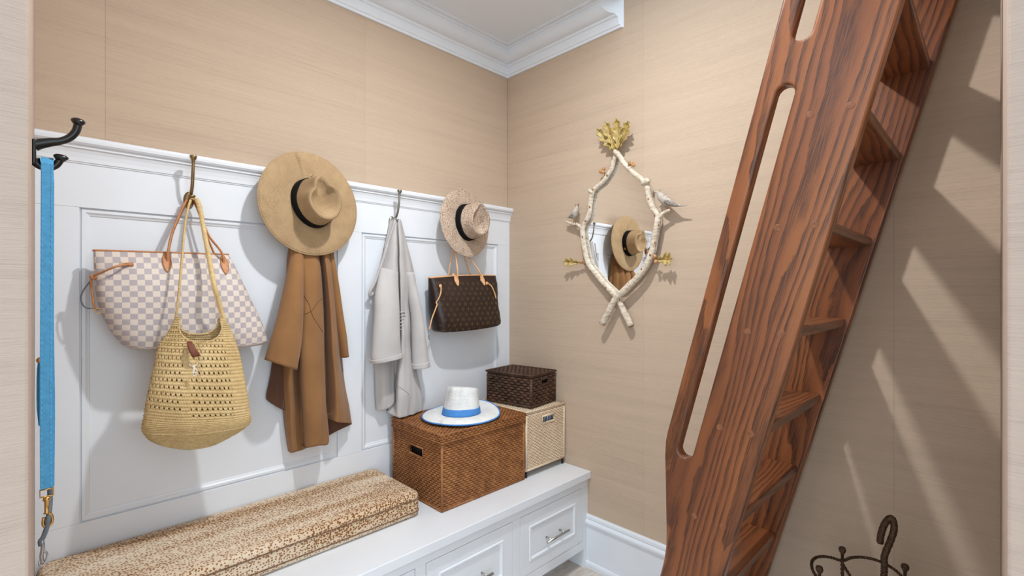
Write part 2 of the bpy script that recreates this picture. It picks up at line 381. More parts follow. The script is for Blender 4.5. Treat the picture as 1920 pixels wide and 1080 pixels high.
# ------------------------------------------------------------------ ceiling downlight
def downlight(LAMP, label, watt):
    dl = thing('ceiling_downlight', LAMP, label, 'ceiling light')
    MB().lathe([(.045, .004), (.048, -.004), (.066, -.006), (.07, 0), (.07, .004)], LAMP, (0, 0, 1), 32).build('trim_ring', 'white_trim', dl, smooth=True)
    MB().lathe([(.001, .0), (.044, .0), (.044, .003)], LAMP, (0, 0, 1), 32).build('lens', 'lens', dl)
    ld = bpy.data.lights.new('downlight', 'AREA'); ld.shape = 'DISK'; ld.size = .085; ld.energy = watt; ld.color = (.955, .98, 1)
    lo = bpy.data.objects.new('downlight_beam', ld); COL.objects.link(lo); lo.location = (0, 0, -.008); lo.parent = dl
downlight(LAMP, 'round recessed downlight in the ceiling above the bench', LAMP_W)

# ------------------------------------------------------------------ bench
BZ = .484; BY = -.588
bc = thing('bench_cabinet', (-1.0, -.3, 0), 'white built-in bench cabinet with a row of drawers', 'cabinet')
DR = [(-.495, -.048), (-.986, -.540), (-1.477, -1.031), (-1.968, -1.522)]
fm = MB()
fm.box((-1.995, BY, .406), (-.002, BY+.02, BZ-.038)); fm.box((-1.995, BY, .092), (-.002, BY+.02, .135))
edges = [-.002]+[v_ for d in DR for v_ in (d[1], d[0])]+[-1.995]
for i in range(0, len(edges), 2): fm.box((edges[i+1], BY, .135), (edges[i], BY+.02, .406))
fm.build('face_frame', 'white', bc, bev=.0012)
MB().box((-1.995, BY+.03, .10), (-.002, -.018, BZ-.04)).build('carcass', 'white', bc)
MB().box((-1.99, BY+.10, 0), (-.04, BY+.12, .1)).build('toe_board', 'white', bc)
for a, b in ((-.036, -.002), (-1.995, -1.96)): MB().box((a, BY, 0), (b, BY+.12, .092)).build('foot', 'white', bc, bev=.001)
for a, b in DR:
    g = .0022
    m = nested(a+g, b-g, .135+g, .406-g, BY, [(0, -.018), (0, -.001), (.0015, 0), (.055, 0), (.058, .004), (.064, .004), (.068, -.004), (.074, -.006), (.078, -.003), (.084, -.003)])
    d = m.build('drawer', 'white', bc)
    cx = (a+b)/2; hz = .257
    h = MB().tube([(cx-.078, BY-.032, hz), (cx+.078, BY-.032, hz)], .006, 12)
    for s_ in (-.048, .048): h.tube([(cx+s_, BY+.0045, hz), (cx+s_, BY-.032, hz)], .005, 10)
    tag(h.build('handle', 'nickel', d, smooth=True), 'brushed nickel bar pull')
bt = MB().box((-1.995, -.608, BZ-.037), (-.002, -.0175, BZ)).build('worktop', 'white', bev=.003)
tag(bt, 'smooth white painted bench top running under the baskets and cushion', 'worktop')
# cushion
cu = thing('bench_cushion', (-1.43, -.21, BZ), 'long box cushion in spotted antelope fabric on the bench', 'cushion')
def rbox(x0, x1, y0, y1, z0, z1, r, bulge=.0, n=5):
    m = MB(); prof = []
    for i in range(n+1): a = PI/2*i/n; prof.append((r*(1-math.sin(a)), z0+r*(1-math.cos(a))))   # inset, z bottom -> side
    prof = [(r*(1-math.cos(PI/2-PI/2*i/n)) , 0) for i in ()] or None
    rings = []
    zs = [(z0+r*(1-math.cos(PI/2*i/n)), r*(1-math.sin(PI/2*i/n))) for i in range(n+1)]
    zs += [(z1-r*(1-math.cos(PI/2*i/n)), r*(1-math.sin(PI/2*i/n))) for i in range(n, -1, -1)]
    R = r*1.6
    for z, ins in zs:
        ring = []
        for cx, cy, a0 in ((x1-R, y1-R, 0), (x0+R, y1-R, PI/2), (x0+R, y0+R, PI), (x1-R, y0+R, 1.5*PI)):
            for i in range(n+1):
                a = a0+PI/2*i/n; ring.append(V((cx+(R-ins)*math.cos(a), cy+(R-ins)*math.sin(a), z)))
        rings.append(ring)
    m.grid(rings, wrap_u=True); C = len(rings[0])
    m.f.append(tuple(range(C))[::-1])
    # crowned top
    top = rings[-1]; cx = (x0+x1)/2; cy = (y0+y1)/2; k = len(m.v)-C; prev = k
    for s_ in (.8, .5, .1):
        k2 = len(m.v)
        d_ = (1-s_)*.16
        for p in top:
            q = V((min(max(p.x, x0+d_), x1-d_), min(max(p.y, y0+d_), y1-d_), z1+bulge*(1-s_*s_))); m.v.append(q)
        for j in range(C): m.f.append((prev+j, prev+(j+1) % C, k2+(j+1) % C, k2+j))
        prev = k2
    m.f.append(tuple(prev+j for j in range(C))); return m, rings
cm, rg = rbox(-1.992, -.881, -.402, -.022, BZ, .582, .020, .006)
cm.build('cushion_body', 'antelope', cu, smooth=True)
def ring_at(z): return [V((p.x, p.y, z))+((V((p.x+1.43, p.y+.21, 0)).normalized())*.0) for p in rg[6]]
MB().tube(ring_at(.556), .0028, 6, closed=True).build('piping', 'pipedark', cu, smooth=True)
MB().tube(ring_at(.506), .0028, 6, closed=True).build('piping', 'pipedark', cu, smooth=True)

# ------------------------------------------------------------------ woven baskets
def frame_of(o, u, n): return V(o), V(u).normalized(), V(n).normalized()
def weave(m, o, u, n, W, H, row, stake, rh, rt, amp, hole=None, jit=.0, sides=5, vdir=V((0, 0, 1))):
    o, u, n = frame_of(o, u, n); rows = max(1, int(round(H/row))); row = H/rows; ns = max(2, int(round(W/stake))); st = W/ns
    for i in range(rows):
        v = (i+.5)*row; segs = [(0, W)]
        if hole and hole[2] < v < hole[3]: segs = [(0, hole[0]), (hole[1], W)]
        ph = (i % 2)*PI; jz = random.uniform(-jit, jit)
        for a, b in segs:
            k = max(2, int(round((b-a)/st*3))); pts = []
            for q in range(k+1):
                x = a+(b-a)*q/k
                pts.append(o+u*x+vdir*(v+jz+random.uniform(-jit, jit)*.5)+n*(amp*math.cos(PI*x/st+ph)))
            m.tube(pts, 1.0, sides, flat=(rh, rt), up=vdir)
    return m
def backing(m, o, u, n, W, H, t_, hole=None, vdir=V((0, 0, 1))):
    o, u, n = frame_of(o, u, n)
    rects = [(0, W, 0, H)] if not hole else [(0, hole[0], 0, H), (hole[1], W, 0, H), (hole[0], hole[1], 0, hole[2]), (hole[0], hole[1], hole[3], H)]
    for a, b, c, d in rects: m.obox(o+u*a+vdir*c-n*(t_+.0015), u*(b-a), vdir*(d-c), n*t_)
def basket(name, label, A, ux, L, D, z0, z1, mat, row, stake, rh, rt, amp, lid, hole_l=None, hole_f=None, jit=0, foot=False, edge=.006):
    # A = near-left bottom corner; ux along the front; depth goes back
    ux = V(ux).normalized(); uy = V((-ux.y, ux.x, 0)); A = V((A[0], A[1], z0))
    th = thing(name, A+ux*L/2+uy*D/2, label, 'basket')
    H = z1-z0-lid
    faces = [(A, ux, -uy, L, hole_f), (A+uy*D, -uy, -ux, D, hole_l), (A+ux*L, uy, ux, D, None), (A+ux*L+uy*D, -ux, uy, L, None)]
    wm = MB(); bm_ = MB()
    for o, u, n, W, h in faces:
        weave(wm, o, u, n, W, H, row, stake, rh, rt, amp, h, jit); backing(bm_, o, u, n, W, H, .004, h)
    bm_.obox(A+V((0, 0, .002)), ux*L, uy*D, V((0, 0, .004)))
    b = bm_.build('body', mat, th); tag(wm.build('woven_strands', mat, th, smooth=True), kind='stuff')
    em = MB()
    for p in (A, A+ux*L, A+uy*D, A+ux*L+uy*D): em.tube([p+V((0, 0, 0.004)), p+V((0, 0, H))], edge, 6)
    for c0, c1 in ((A, A+ux*L), (A, A+uy*D), (A+ux*L, A+ux*L+uy*D), (A+uy*D, A+ux*L+uy*D)):
        em.tube([c0+V((0, 0, edge)), c1+V((0, 0, edge))], edge, 6)
    em.build('corner_binding', mat, th, smooth=True)
    for (o, u, n, W, h) in faces[:2]:
        if h:
            p = lambda a, c: o+u*a+V((0, 0, c))+n*.002
            MB().tube([p(h[0], h[2]), p(h[1], h[2]), p(h[1], h[3]), p(h[0], h[3])], edge*.8, 6, closed=True).build('handle_rim', mat, th, smooth=True)
    return th, A, ux, uy, H
def lid_of(th, A, ux, uy, L, D, z0, zt, over, mat, row, stake, rh, rt, amp, jit=0, strips='frame', tilt=0):
    A2 = A-ux*over-uy*over; A2.z = z0; L2 = L+2*over; D2 = D+2*over; Hh = zt-z0
    ld_ = MB(); ld_.obox(A2+(ux+uy)*.004+V((0, 0, .001)), ux*(L2-.008), uy*(D2-.008), V((0, 0, Hh-.004))); l = ld_.build('lid', mat, th)
    wm = MB()
    if Hh > .02:
        for o, u, n, W in [(A2, ux, -uy, L2), (A2+uy*D2, -uy, -ux, D2), (A2+ux*L2, uy, ux, D2), (A2+ux*L2+uy*D2, -ux, uy, L2)]:
            weave(wm, o, u, n, W, Hh, row, stake, rh, rt, amp, None, jit)
    weave(wm, A2+V((0, 0, Hh-.002)), ux, V((0, 0, 1)), L2, D2, row, stake, rh, rt*.8, amp*.7, None, jit, vdir=uy)
    tag(wm.build('lid_strands', mat, l, smooth=True), kind='stuff')
    em = MB(); c = [A2, A2+ux*L2, A2+ux*L2+uy*D2, A2+uy*D2]
    em.tube([p+V((0, 0, Hh)) for p in c], .005, 6, closed=True)
    if Hh > .02:
        em.tube([p+V((0, 0, .004)) for p in c], .005, 6, closed=True)
    em.build('lid_binding', mat, l, smooth=True)
    return l
th, A, ux, uy, H = basket('rattan_chest', 'large honey-brown rattan chest with a lid, under the white hat', (-.808, -.443), (1, 0, 0), .485, .375, BZ, .802, 'rattan', .0098, .0125, .0052, .0026, .0022, .04, hole_l=(.139, .241, .192, .232))
lid_of(th, A, ux, uy, .485, .375, .765, .802, .006, 'rattan', .0098, .0125, .0052, .0026, .0022)
MB().box((-.79, -.425, BZ+.02), (-.345, -.09, .755)).build('lining', 'darkin', th)  # added dark block, paints the shade seen through the chest's handle hole
# diagonal mitre strands on the lid corners
for p, q in ((V((-.811, -.446, .803)), V((-.66, -.30, .803))), (V((-.811, -.07, .803)), V((-.66, -.2, .803)))): MB().tube([p, q], .003, 6).build('mitre_cord', 'rattan', th, smooth=True)
# cream basket on wire feet
th, A, ux, uy, H = basket('cream_basket', 'cream woven cube basket on wire feet, under the dark basket', (-.304, -.443), (1, 0, 0), .287, .36, .515, .80, 'seacream', .0074, .0120, .0038, .0026, .0028, .012, hole_f=(.115, .205, .215, .25), edge=.0065)
lid_of(th, A, ux, uy, .287, .36, .789, .802, .002, 'seacream', .0074, .0120, .0038, .0022, .0022)
for x, y in ((-.30, -.437), (-.022, -.437), (-.30, -.09), (-.022, -.09)):
    f_ = MB().tube([(x, y, BZ+.012), (x, y, .53)], .0042, 8).build('foot', 'stakeiron', th, smooth=True)
    MB().tube([(x, y, BZ), (x, y, BZ+.02)], .0062, 8).build('foot_cap', 'rubber', f_, smooth=True)
MB().tube([(-.29, -.433, .518), (-.03, -.433, .518)], .003, 6).build('base_wire', 'stakeiron', th)
ck_ = MB(); ck_.grid(surf([[V((-.20+.035*i, -.405-.006*j+.008*((i*j) % 3), .62+.045*j+.008*((i+j) % 2))) for i in range(5)] for j in range(4)], 14, 10))
tag(ck_.build('folded_cloth', 'stripecloth', None, smooth=True, sol=.004), 'blue and white cloth tucked inside the cream basket', 'cloth')
# dark basket
ang = math.atan2(.031, .225)
th, A, ux, uy, H = basket('dark_basket', 'small dark brown wicker basket with a lid on the cream basket', (-.237, -.413), (math.cos(ang), math.sin(ang), 0), .218, .285, .808, .965, 'darkwick', .0135, .021, .0074, .0042, .0042, .012, hole_f=(.085, .15, .105, .132), jit=.0012, edge=.006)
lid_of(th, A, ux, uy, .218, .285, .955, .968, .006, 'darkwick', .0135, .02, .0072, .004, .004, jit=.0015)
MB().obox(A+ux*.012+uy*.012+V((0, 0, .01)), ux*.194, uy*.26, V((0, 0, .13))).build('lining', 'darkin', th)  # added dark block, shade of the hollow basket put in as colour

# ------------------------------------------------------------------ hooks
def brass_hook(X, mat, label, Zp=1.722):
    th = thing('coat_hook', (X, -FR, Zp), label, 'coat hook', 'double coat hooks along the panelling')
    y0 = -FR
    pm = MB(); P = []
    for k, s_ in enumerate((1, 1, .93, .7, .3)):
        P.append([V((X+.0165*s_*math.cos(2*PI*j/20), y0-.0015*k*1.3, Zp+.031*s_*math.sin(2*PI*j/20))) for j in range(20)])
    pm.grid(P, wrap_u=True); pm.f.append(tuple(range(80, 100))); pm.f.append(tuple(range(20)))
    pm.build('backplate', mat, th, smooth=True)
    for dz in (.018, -.018): MB().ball((X, y0-.006, Zp+dz), .0035, 8, (1, .5, 1)).build('screw', mat, th, smooth=True)
    up = crom([(X, y0-.003, Zp+.002), (X, y0-.028, Zp+.012), (X, y0-.052, Zp+.04), (X, y0-.064, Zp+.08), (X, y0-.068, Zp+.112), (X, y0-.070, Zp+.128)], 20)
    pr = MB().tube(up, [.0062-.0018*i/19 for i in range(20)], 10).build('prong', mat, th, smooth=True)
    MB().lathe([(.004, 0), (.0065, .002), (.005, .005), (.008, .008), (.0105, .014), (.0115, .018), (.0115, .0205), (.009, .022)], up[-1]+V((0, 0, -.003)), (0, -.05, 1), 16).build('prong_cap', mat, pr, smooth=True)
    lw = crom([(X, y0-.003, Zp-.012), (X, y0-.02, Zp-.022), (X, y0-.038, Zp-.018), (X, y0-.046, Zp+.002)], 14)
    pr = MB().tube(lw, [.006-.001*i/13 for i in range(14)], 10).build('prong', mat, th, smooth=True)
    MB().lathe([(.004, 0), (.006, .003), (.0115, .008), (.0125, .012), (.01, .0145)], lw[-1]+V((0, 0, -.003)), (0, -.1, 1), 16).build('prong_cap', mat, pr, smooth=True)
    return th
brass_hook(-1.607, 'brass', 'antique brass double hook holding the checked tote and raffia bag')
brass_hook(-1.204, 'brass', 'double hook hidden behind the wide-brimmed honey straw hat')
brass_hook(-.790, 'pewter', 'pewter double hook holding the pale grey coat')
brass_hook(-.40, 'pewter', 'double hook hidden behind the open-weave hat')
# black hook on the left wall
HKY = -.72
B5 = lambda x, y: (lambda p: V((p.x, HKY, p.z)))(U1(40+x/5.4, 220+y/5.4, -HKY))
bh = thing('iron_coat_hook', (W3X, HKY, 1.68), 'black enamelled double hook holding the blue leash', 'coat hook')
pz0, pz1 = B5(105, 475).z, B5(105, 222).z
MB().box((W3X, HKY-.011, pz0), (W3X+.006, HKY+.011, pz1)).build('backplate', 'blackmetal', bh, bev=.002)
pu = crom([V((W3X+.003, HKY, B5(0, 262).z)), B5(190, 268), B5(290, 252), B5(400, 240), B5(490, 205), B5(550, 145), B5(574, 75)], 30)
a = MB().tube(pu, [.0115-.0045*min(1, i/15) for i in range(30)], 12).build('prong', 'blackmetal', bh, smooth=True)
MB().lathe([(.006, -.004), (.0095, .0), (.0115, .003), (.0115, .006), (.008, .0095), (.003, .011)], B5(572, 62), V((.12, -.25, 1)), 18).build('prong_knob', 'blackmetal', a, smooth=True)
pl = crom([V((W3X+.003, HKY, B5(0, 400).z)), B5(150, 462), B5(205, 502), B5(280, 512), B5(350, 485), B5(392, 432)], 26)
a = MB().tube(pl, [.0085-.002*min(1, i/10) for i in range(26)], 12).build('prong', 'blackmetal', bh, smooth=True)
MB().lathe([(.006, -.004), (.009, .0), (.0115, .003), (.0115, .006), (.008, .009), (.003, .010)], B5(398, 425), V((.12, -.25, 1)), 18).build('prong_knob', 'blackmetal', a, smooth=True)
# leash
lt = B5(262, 478)
le = thing('dog_leash', (lt.x, HKY, lt.z-.35), 'blue leather dog leash with gold clip hanging from the black hook', 'leash')
P9 = lambda x, y, o=HKY-.012: (lambda p: V((p.x, o, p.z)))(U1(x, y, -HKY))
def strap(pts, wdt, th_, mat, name, parent, wdir=V((1, 0, 0))):
    return MB().tube(pts, 1.0, 4, flat=(wdt/2*1.414, th_/2*1.414), up=wdir).build(name, mat, parent)
top = lt.z+.010
f1 = [P9(88.5, 309), P9(88, 420), P9(87, 600), P9(86.5, 760), P9(87, 912)]
fp = [V((lt.x, HKY+.004, top+.003))]+[V((f1[0].x, HKY-.009, top-.004))]+crom(f1, 16)
strap(fp, .0182, .0032, 'blue', 'strap', le)
bk = [V((lt.x, HKY+.004, top+.003)), V((lt.x, HKY+.012, top-.01))]+crom([P9(90, 340, HKY+.013), P9(89.5, 600, HKY+.012), P9(91.5, 760, HKY+.006), P9(90, 912, HKY-.007)], 14)
strap(bk, .0182, .0032, 'blue', 'strap', le)
st = MB()
for sx in (-.0065, .0065):
    for i in range(64):
        t_ = i/64; q = crom(f1, 65)[i]; st.box((q.x+sx-.0005, q.y-.0024, q.z-.0035), (q.x+sx+.0005, q.y-.0012, q.z+.0008))
st.build('stitching', 'bluestitch', le)
strap(crom([P9(80, 672, HKY+.016), P9(77, 700, HKY+.02), P9(76.5, 760, HKY+.018), P9(80, 800, HKY+.016)], 8), .012, .003, 'blue', 'keeper_tab', le)
MB().ball(P9(75, 676, HKY+.006), .006, 10, (1, .6, 1)).build('rivet', 'gold', le, smooth=True)
e0 = P9(87.5, 912); sn = MB()
sn.tube([e0+V((-.0095, 0, -.002)), e0+V((-.0095, 0, -.016)), e0+V((.0095, 0, -.016)), e0+V((.0095, 0, -.002))], .0017, 8, closed=True)
sn.lathe([(.005, 0), (.006, -.006), (.0035, -.009), (.0035, -.03), (.0055, -.032)], e0+V((0, 0, -.017)), (0, 0, 1), 10)
sn.tube(crom([e0+V((0, 0, -.046)), e0+V((.007, 0, -.056)), e0+V((.0075, 0, -.07)), e0+V((.001, 0, -.077)), e0+V((-.005, 0, -.07)), e0+V((-.004, 0, -.056))], 16), .0026, 8)
sn.build('gold_clip', 'gold', le, smooth=True)
MB().tube(crom([P9(93, 908, HKY+.004), P9(94, 940, HKY+.004), P9(91, 965), P9(87.5, 985), P9(81, 1003), P9(76, 1010), P9(77, 1018)], 20), .0044, 8).build('cord', 'greyrope', le, smooth=True)
s2 = MB(); q = P9(79, 1008)
s2.tube(crom([q, q+V((.001, 0, -.016)), q+V((-.001, 0, -.032)), q+V((.001, 0, -.045))], 10), .0034, 8)
s2.tube(crom([q+V((.001, 0, -.02)), q+V((.007, 0, -.03)), q+V((.004, 0, -.046)), q+V((-.003, 0, -.05)), q+V((-.004, 0, -.04))], 12), .0018, 8)
s2.build('steel_clip', 'silver', le, smooth=True)

# ------------------------------------------------------------------ hats
def hat(name, label, center, axis, front, R, a, b, H, mat, band, bh_, brimf, dent=.026, pinch=.02, edge=None, front_lift=.01):
    ax = V(axis).normalized(); fx = V(front); fx = (fx-ax*fx.dot(ax)).normalized(); fy = ax.cross(fx)
    Mx = Matrix((fx, fy, ax)).transposed().to_4x4(); Mx.translation = V(center)
    th = thing(name, center, label, 'hat', mat=Mx)
    N = 72; cr = []; uv = []
    def side(t_, i):
        q = 2*PI*i/N; c, s_ = math.cos(q), math.sin(q)
        aa = a*(1-.12*t_); bb = b*(1-.13*t_-.10*t_*max(0, c))
        qq = abs((q+PI) % (2*PI)-PI)
        pin = pinch*math.exp(-((qq-.75)/.42)**2)*(t_**1.3)
        h = H*t_+front_lift*c*t_
        r = V((aa*c, bb*s_, 0)); d = r.normalized(); r = r-d*pin
        return V((r.x, r.y, h))
    T = [i/11 for i in range(12)]
    acc = 0
    for t_ in T:
        tt = t_; row = [side(tt, i) for i in range(N)]
        cr.append(row); uv += [(i*2*PI*.085/N, H*t_) for i in range(N)]
    rim = cr[-1]
    for k in range(1, 11):
        rho = 1-k/10; row = []
        for i in range(N):
            p = rim[i]; e = 1-rho
            z = p.z+.006*math.sin(min(1, e*5)*PI)*(1 if e < .2 else 0) - dent*(1-math.cos(min(1, e*1.5)*PI))/2
            rr = max(rho, .004); zf = z
            row.append(V((p.x*rr-.004*e*a*10*0, p.y*rr, zf if rho > .3 else zf)))
        zc = sum(p.z for p in row)/N
        if rho < .35:
            for p in row: p.z = p.z*(rho/.35)+zc*(1-rho/.35)
        cr.append(row); uv += [(i*2*PI*.085*max(rho, .05)/N, H+.07*(1-rho)) for i in range(N)]
    m = MB().grid(cr, wrap_u=True); m.f.append(tuple(len(m.v)-N+i for i in range(N)))
    m.build('crown', mat, th, smooth=True, local=True, uv=uv)
    br = []; uv = []; K = 16
    for k in range(K+1):
        f = k/K; row = []
        for i in range(N):
            q = 2*PI*i/N; p0 = V((a*math.cos(q), b*math.sin(q), 0)); p1 = V((R*math.cos(q), R*math.sin(q)*.97, 0))
            p = p0.lerp(p1, f); p.z = brimf(f, q); row.append(p)
        br.append(row); uv += [(i*2*PI*.14/N, f*(R-a)+.2) for i in range(N)]
    MB().grid(br, wrap_u=True).build('brim', mat, th, smooth=True, local=True, sol=.0026, uv=uv)
    MB().tube(br[-1], .0022 if not edge else .0036, 6, closed=True).build('brim_edge', edge or mat, th, smooth=True, local=True, uv=None)
    bd = []
    for t_ in (0, .25, .5, .75, 1):
        row = []
        for i in range(N):
            p = side(bh_*t_/H, i); d = V((p.x, p.y, 0)).normalized(); row.append(p+d*.0016+V((0, 0, .001)))
        bd.append(row)
    bo = MB().grid(bd, wrap_u=True).build('band', band, th, smooth=True, local=True, sol=.002)
    return th, bo, Mx, side
def axis_of(th, ph): return V((math.sin(ph)*math.cos(th), -math.cos(ph)*math.cos(th), -math.sin(th)))
hc = V((-1.206, -.105, 1.749))
h1, bo, Mx, sd = hat('wide_brim_hat', 'wide-brimmed honey straw hat with a black band hung above the brown coat', hc, axis_of(-.10, .07), V((-.34, 0, 1)), .208, .098, .080, .112, 'straw', 'black', .036,
    lambda f, q: .012*f*f*math.cos(q*1+.6)*.6+.006*math.sin(PI*f)-.012*f*f*abs(math.sin(q))*.6)
q = int(72*.63); p = sd(.16, q); d = V((p.x, p.y, 0)).normalized(); tg = V((-d.y, d.x, 0))
m = MB(); pts = [p+d*.005+tg*x+V((0, 0, z)) for x, z in ((-.008, -.005), (.008, -.005), (.008, .006), (-.008, .006))]
m.tube(pts, .0013, 6, closed=True); m.tube([pts[0].lerp(pts[1], .5), pts[2].lerp(pts[3], .5)], .001, 6)
tag(m.build('buckle', 'gold', bo, local=True), 'small gold buckle')
hat('open_weave_hat', 'open-weave pinkish straw hat with a black band above the dark brown tote', V((-.401, -.105, 1.752)), axis_of(-.085, .084), V((-.05, 0, 1)), .177, .094, .078, .105, 'seagrass', 'black', .034,
    lambda f, q: .004*math.sin(PI*f)-.008*f*f*abs(math.sin(q)), dent=.02, pinch=.010)
hat('fedora_hat', 'white straw fedora with blue band and blue edge on the rattan chest', V((-.572, -.275, .819)), V((.03, .02, 1)), V((-.8, -.35, 0)), .186, .099, .086, .118, 'whitestraw', 'blueband', .030,
    lambda f, q: -.010*f*f*max(0, math.cos(q))+.030*f**2*max(0, -math.cos(q))**2-.004*f*abs(math.sin(q))+.008*math.sin(PI*f), dent=.034, pinch=.024, edge='blueband', front_lift=.012)

# ------------------------------------------------------------------ totes
def tote_body(rows, n, nv, pw=.45, sag=0.0):
    # rows: (left V, right V, front off, back off); returns closed grid of points and uv
    R = [(V(r[0]), V(r[1]), r[2], r[3]) for r in rows]
    L = crom([r[0] for r in R], nv); Rr = crom([r[1] for r in R], nv); FB = crom([V((r[2], r[3], 0)) for r in R], nv)
    P = []; uv = []; acc = 0
    for i in range(nv):
        if i: acc += ((L[i]-L[i-1]).length+(Rr[i]-Rr[i-1]).length)/2
        row = []; f, b = FB[i].x, FB[i].y; yc = -(f+b)/2; hy = (f-b)/2; xc = (L[i].x+Rr[i].x)/2; hx = (Rr[i].x-L[i].x)/2
        for j in range(n):
            a = 2*PI*j/n; c, s_ = math.cos(a), math.sin(a)
            x = math.copysign(abs(c)**pw, c); y = math.copysign(abs(s_)**(pw*1.3), s_)
            t_ = (x+1)/2
            z = L[i].z*(1-t_)+Rr[i].z*t_-sag*(1-x*x)*(i/(nv-1))**3
            row.append(V((xc+hx*x, yc-hy*y, z))); uv.append((row[-1].x+.00013*0, acc))
        P.append(row)
    return P, uv
def crumple(P, amt, seed, sx=9, sz=7):
    from mathutils import noise
    for i, row in enumerate(P):
        k = min(1, i/max(1, len(P)*.3))
        for p in row: p.y -= amt*k*noise.noise(V((p.x*sx+seed, p.z*sz, seed)))
z2 = lambda x, y, o: U1(130+x/2.5718, 440+y/2.5718, o)
ct = thing('checked_tote', (-1.6, -.09, 1.16), 'cream and grey checked canvas tote with tan leather handles', 'handbag')
rows = [(z2(116, 76, .075), z2(766, 96, .075), .086, .062), (z2(118, 150, .08), z2(795, 150, .08), .115, .045), (z2(126, 260, .085), z2(842, 255, .085), .14, .03), (z2(150, 365, .09), z2(890, 355, .09), .152, .022),
        (z2(205, 470, .09), z2(930, 450, .09), .157, .02), (z2(258, 535, .09), z2(950, 510, .09), .150, .02)]
P, uv = tote_body(rows, 96, 40, .42, .012); crumple(P, .012, 3.1)
m = MB().grid(P, wrap_u=True); n = 96
bot = P[-1]; cen = sum(bot, V())/n
base = len(m.v)
for s_, dz in ((.93, -.010), (.5, -.014)):
    k = len(m.v); m.v += [cen+(p-cen)*s_+V((0, 0, dz+(p.z-cen.z)*(1-s_))) for p in bot]; uv += [(p.x*s_, uv[-1][1]+.008) for p in bot]
    for j in range(n): m.f.append((k-n+j, k-n+(j+1) % n, k+(j+1) % n, k+j))
m.f.append(tuple(len(m.v)-n+j for j in range(n)))
bd = m.build('body', 'check', ct, smooth=True, uv=uv, sol=0)
bvh_c = BVHTree.FromPolygons(m.v, m.f)
MB().tube(P[0], .0032, 6, closed=True).build('rim_binding', 'tan', ct, smooth=True)
def onbag(bvh, x, z, lift=.001):
    h = bvh.ray_cast(V((x, -1.0, z)), V((0, 1, 0)))
    return h[0]+V((0, -lift, 0)) if h[0] is not None else None
def leaftab(parent, bvh, x, z, w_, h_, mat, lean=0):
    m = MB(); P_ = []
    for i in range(13):
        t_ = i/12; hw = w_*(math.sin(PI*min(1, .12+.88*t_))**.75 if t_ < .95 else .12)*(.7+.3*t_) if t_ > .03 else w_*.35
        row = []
        for j in range(7):
            xx = x+lean*(t_)*h_+(j/3-1)*hw; zz = z-h_*t_; p = onbag(bvh, xx, zz, .003) or V((xx, -.09, zz)); row.append(p)
        P_.append(row)
    return m.grid(P_).build('leather_tab', mat, parent, smooth=True, sol=.003)
hk = V((-1.607, -.058, 1.700))
for px, py, lean in ((312, 478, 0), (418.5, 484, .05)):
    p = U1(px, py, .1); leaftab(ct, bvh_c, p.x, p.z+.008, .0155, .066, 'tan', lean)
def handle(pts, parent, mat, r=.0042, flat=(1, .62)):
    return MB().tube(crom(pts, 40), r, 8, flat=flat, up=V((0, -1, .2))).build('handle', mat, parent, smooth=True)
a_ = U1(312, 480, .1); b_ = U1(418, 485, .1); af = onbag(bvh_c, a_.x, a_.z-.01, .004) or a_; bf = onbag(bvh_c, b_.x, b_.z-.01, .004) or b_
handle([af+V((0, 0, -.02)), af+V((.004, -.002, .03)), V((-1.665, -.078, 1.60)), V((-1.627, -.06, 1.703)), V((-1.608, -.052, 1.726)), V((-1.592, -.058, 1.705)), V((-1.56, -.075, 1.60)), bf+V((-.006, -.002, .03)), bf+V((0, 0, -.02))], ct, 'tan', .0058)
b2 = U1(405, 478, .06)
handle([V((af.x+.01, -.058, af.z+.01)), V((-1.66, -.055, 1.60)), V((-1.622, -.045, 1.700)), V((-1.606, -.042, 1.716)), V((-1.59, -.045, 1.70)), V((-1.56, -.052, 1.60)), V((b2.x, -.058, b2.z-.01))], ct, 'tan', .0052)
# side drawstring
c_ = lambda x, y, o=.12: z2(x, y, o)
ds = MB().tube(crom([onbag(bvh_c, c_(285, 145).x, c_(285, 145).z, .004) or c_(285, 145), c_(230, 152, .15), c_(150, 185, .13), c_(112, 205, .11), c_(105, 240, .10), c_(113, 300, .10), c_(120, 350, .10), c_(140, 362, .10)], 36), .0032, 8)
ds.build('side_cord', 'tan', ct, smooth=True)
MB().ball(c_(114, 205, .11), .008, 10, (1.1, .8, 1)).build('cord_knot', 'tan', ct, smooth=True)
MB().tube(crom([c_(112, 212, .10), c_(70, 265, .09), c_(56, 310, .085), c_(75, 350, .09), c_(110, 355, .1)], 20), .0022, 6).build('loose_cord', 'greyrope', ct, smooth=True)
p = onbag(bvh_c, c_(290, 143).x, c_(290, 143).z, .004) or c_(290, 143)
MB().tube([p+V((-.014, 0, 0)), p+V((.01, 0, .001))], [.005, .0075], 8, flat=(1, .5)).build('cord_anchor', 'tan', ct, smooth=True)
MB().tube([p+V((-.018+.006*math.cos(a2), -.002, .006*math.sin(a2))) for a2 in [2*PI*i/14 for i in range(14)]], .0013, 6, closed=True).build('cord_ring', 'gold', ct, smooth=True)
p = c_(140, 366, .1)
MB().tube([p+V((.008*math.cos(a2), -.004, .008*math.sin(a2))) for a2 in [2*PI*i/14 for i in range(14)]], .0014, 6, closed=True).build('cord_ring', 'gold', ct, smooth=True)
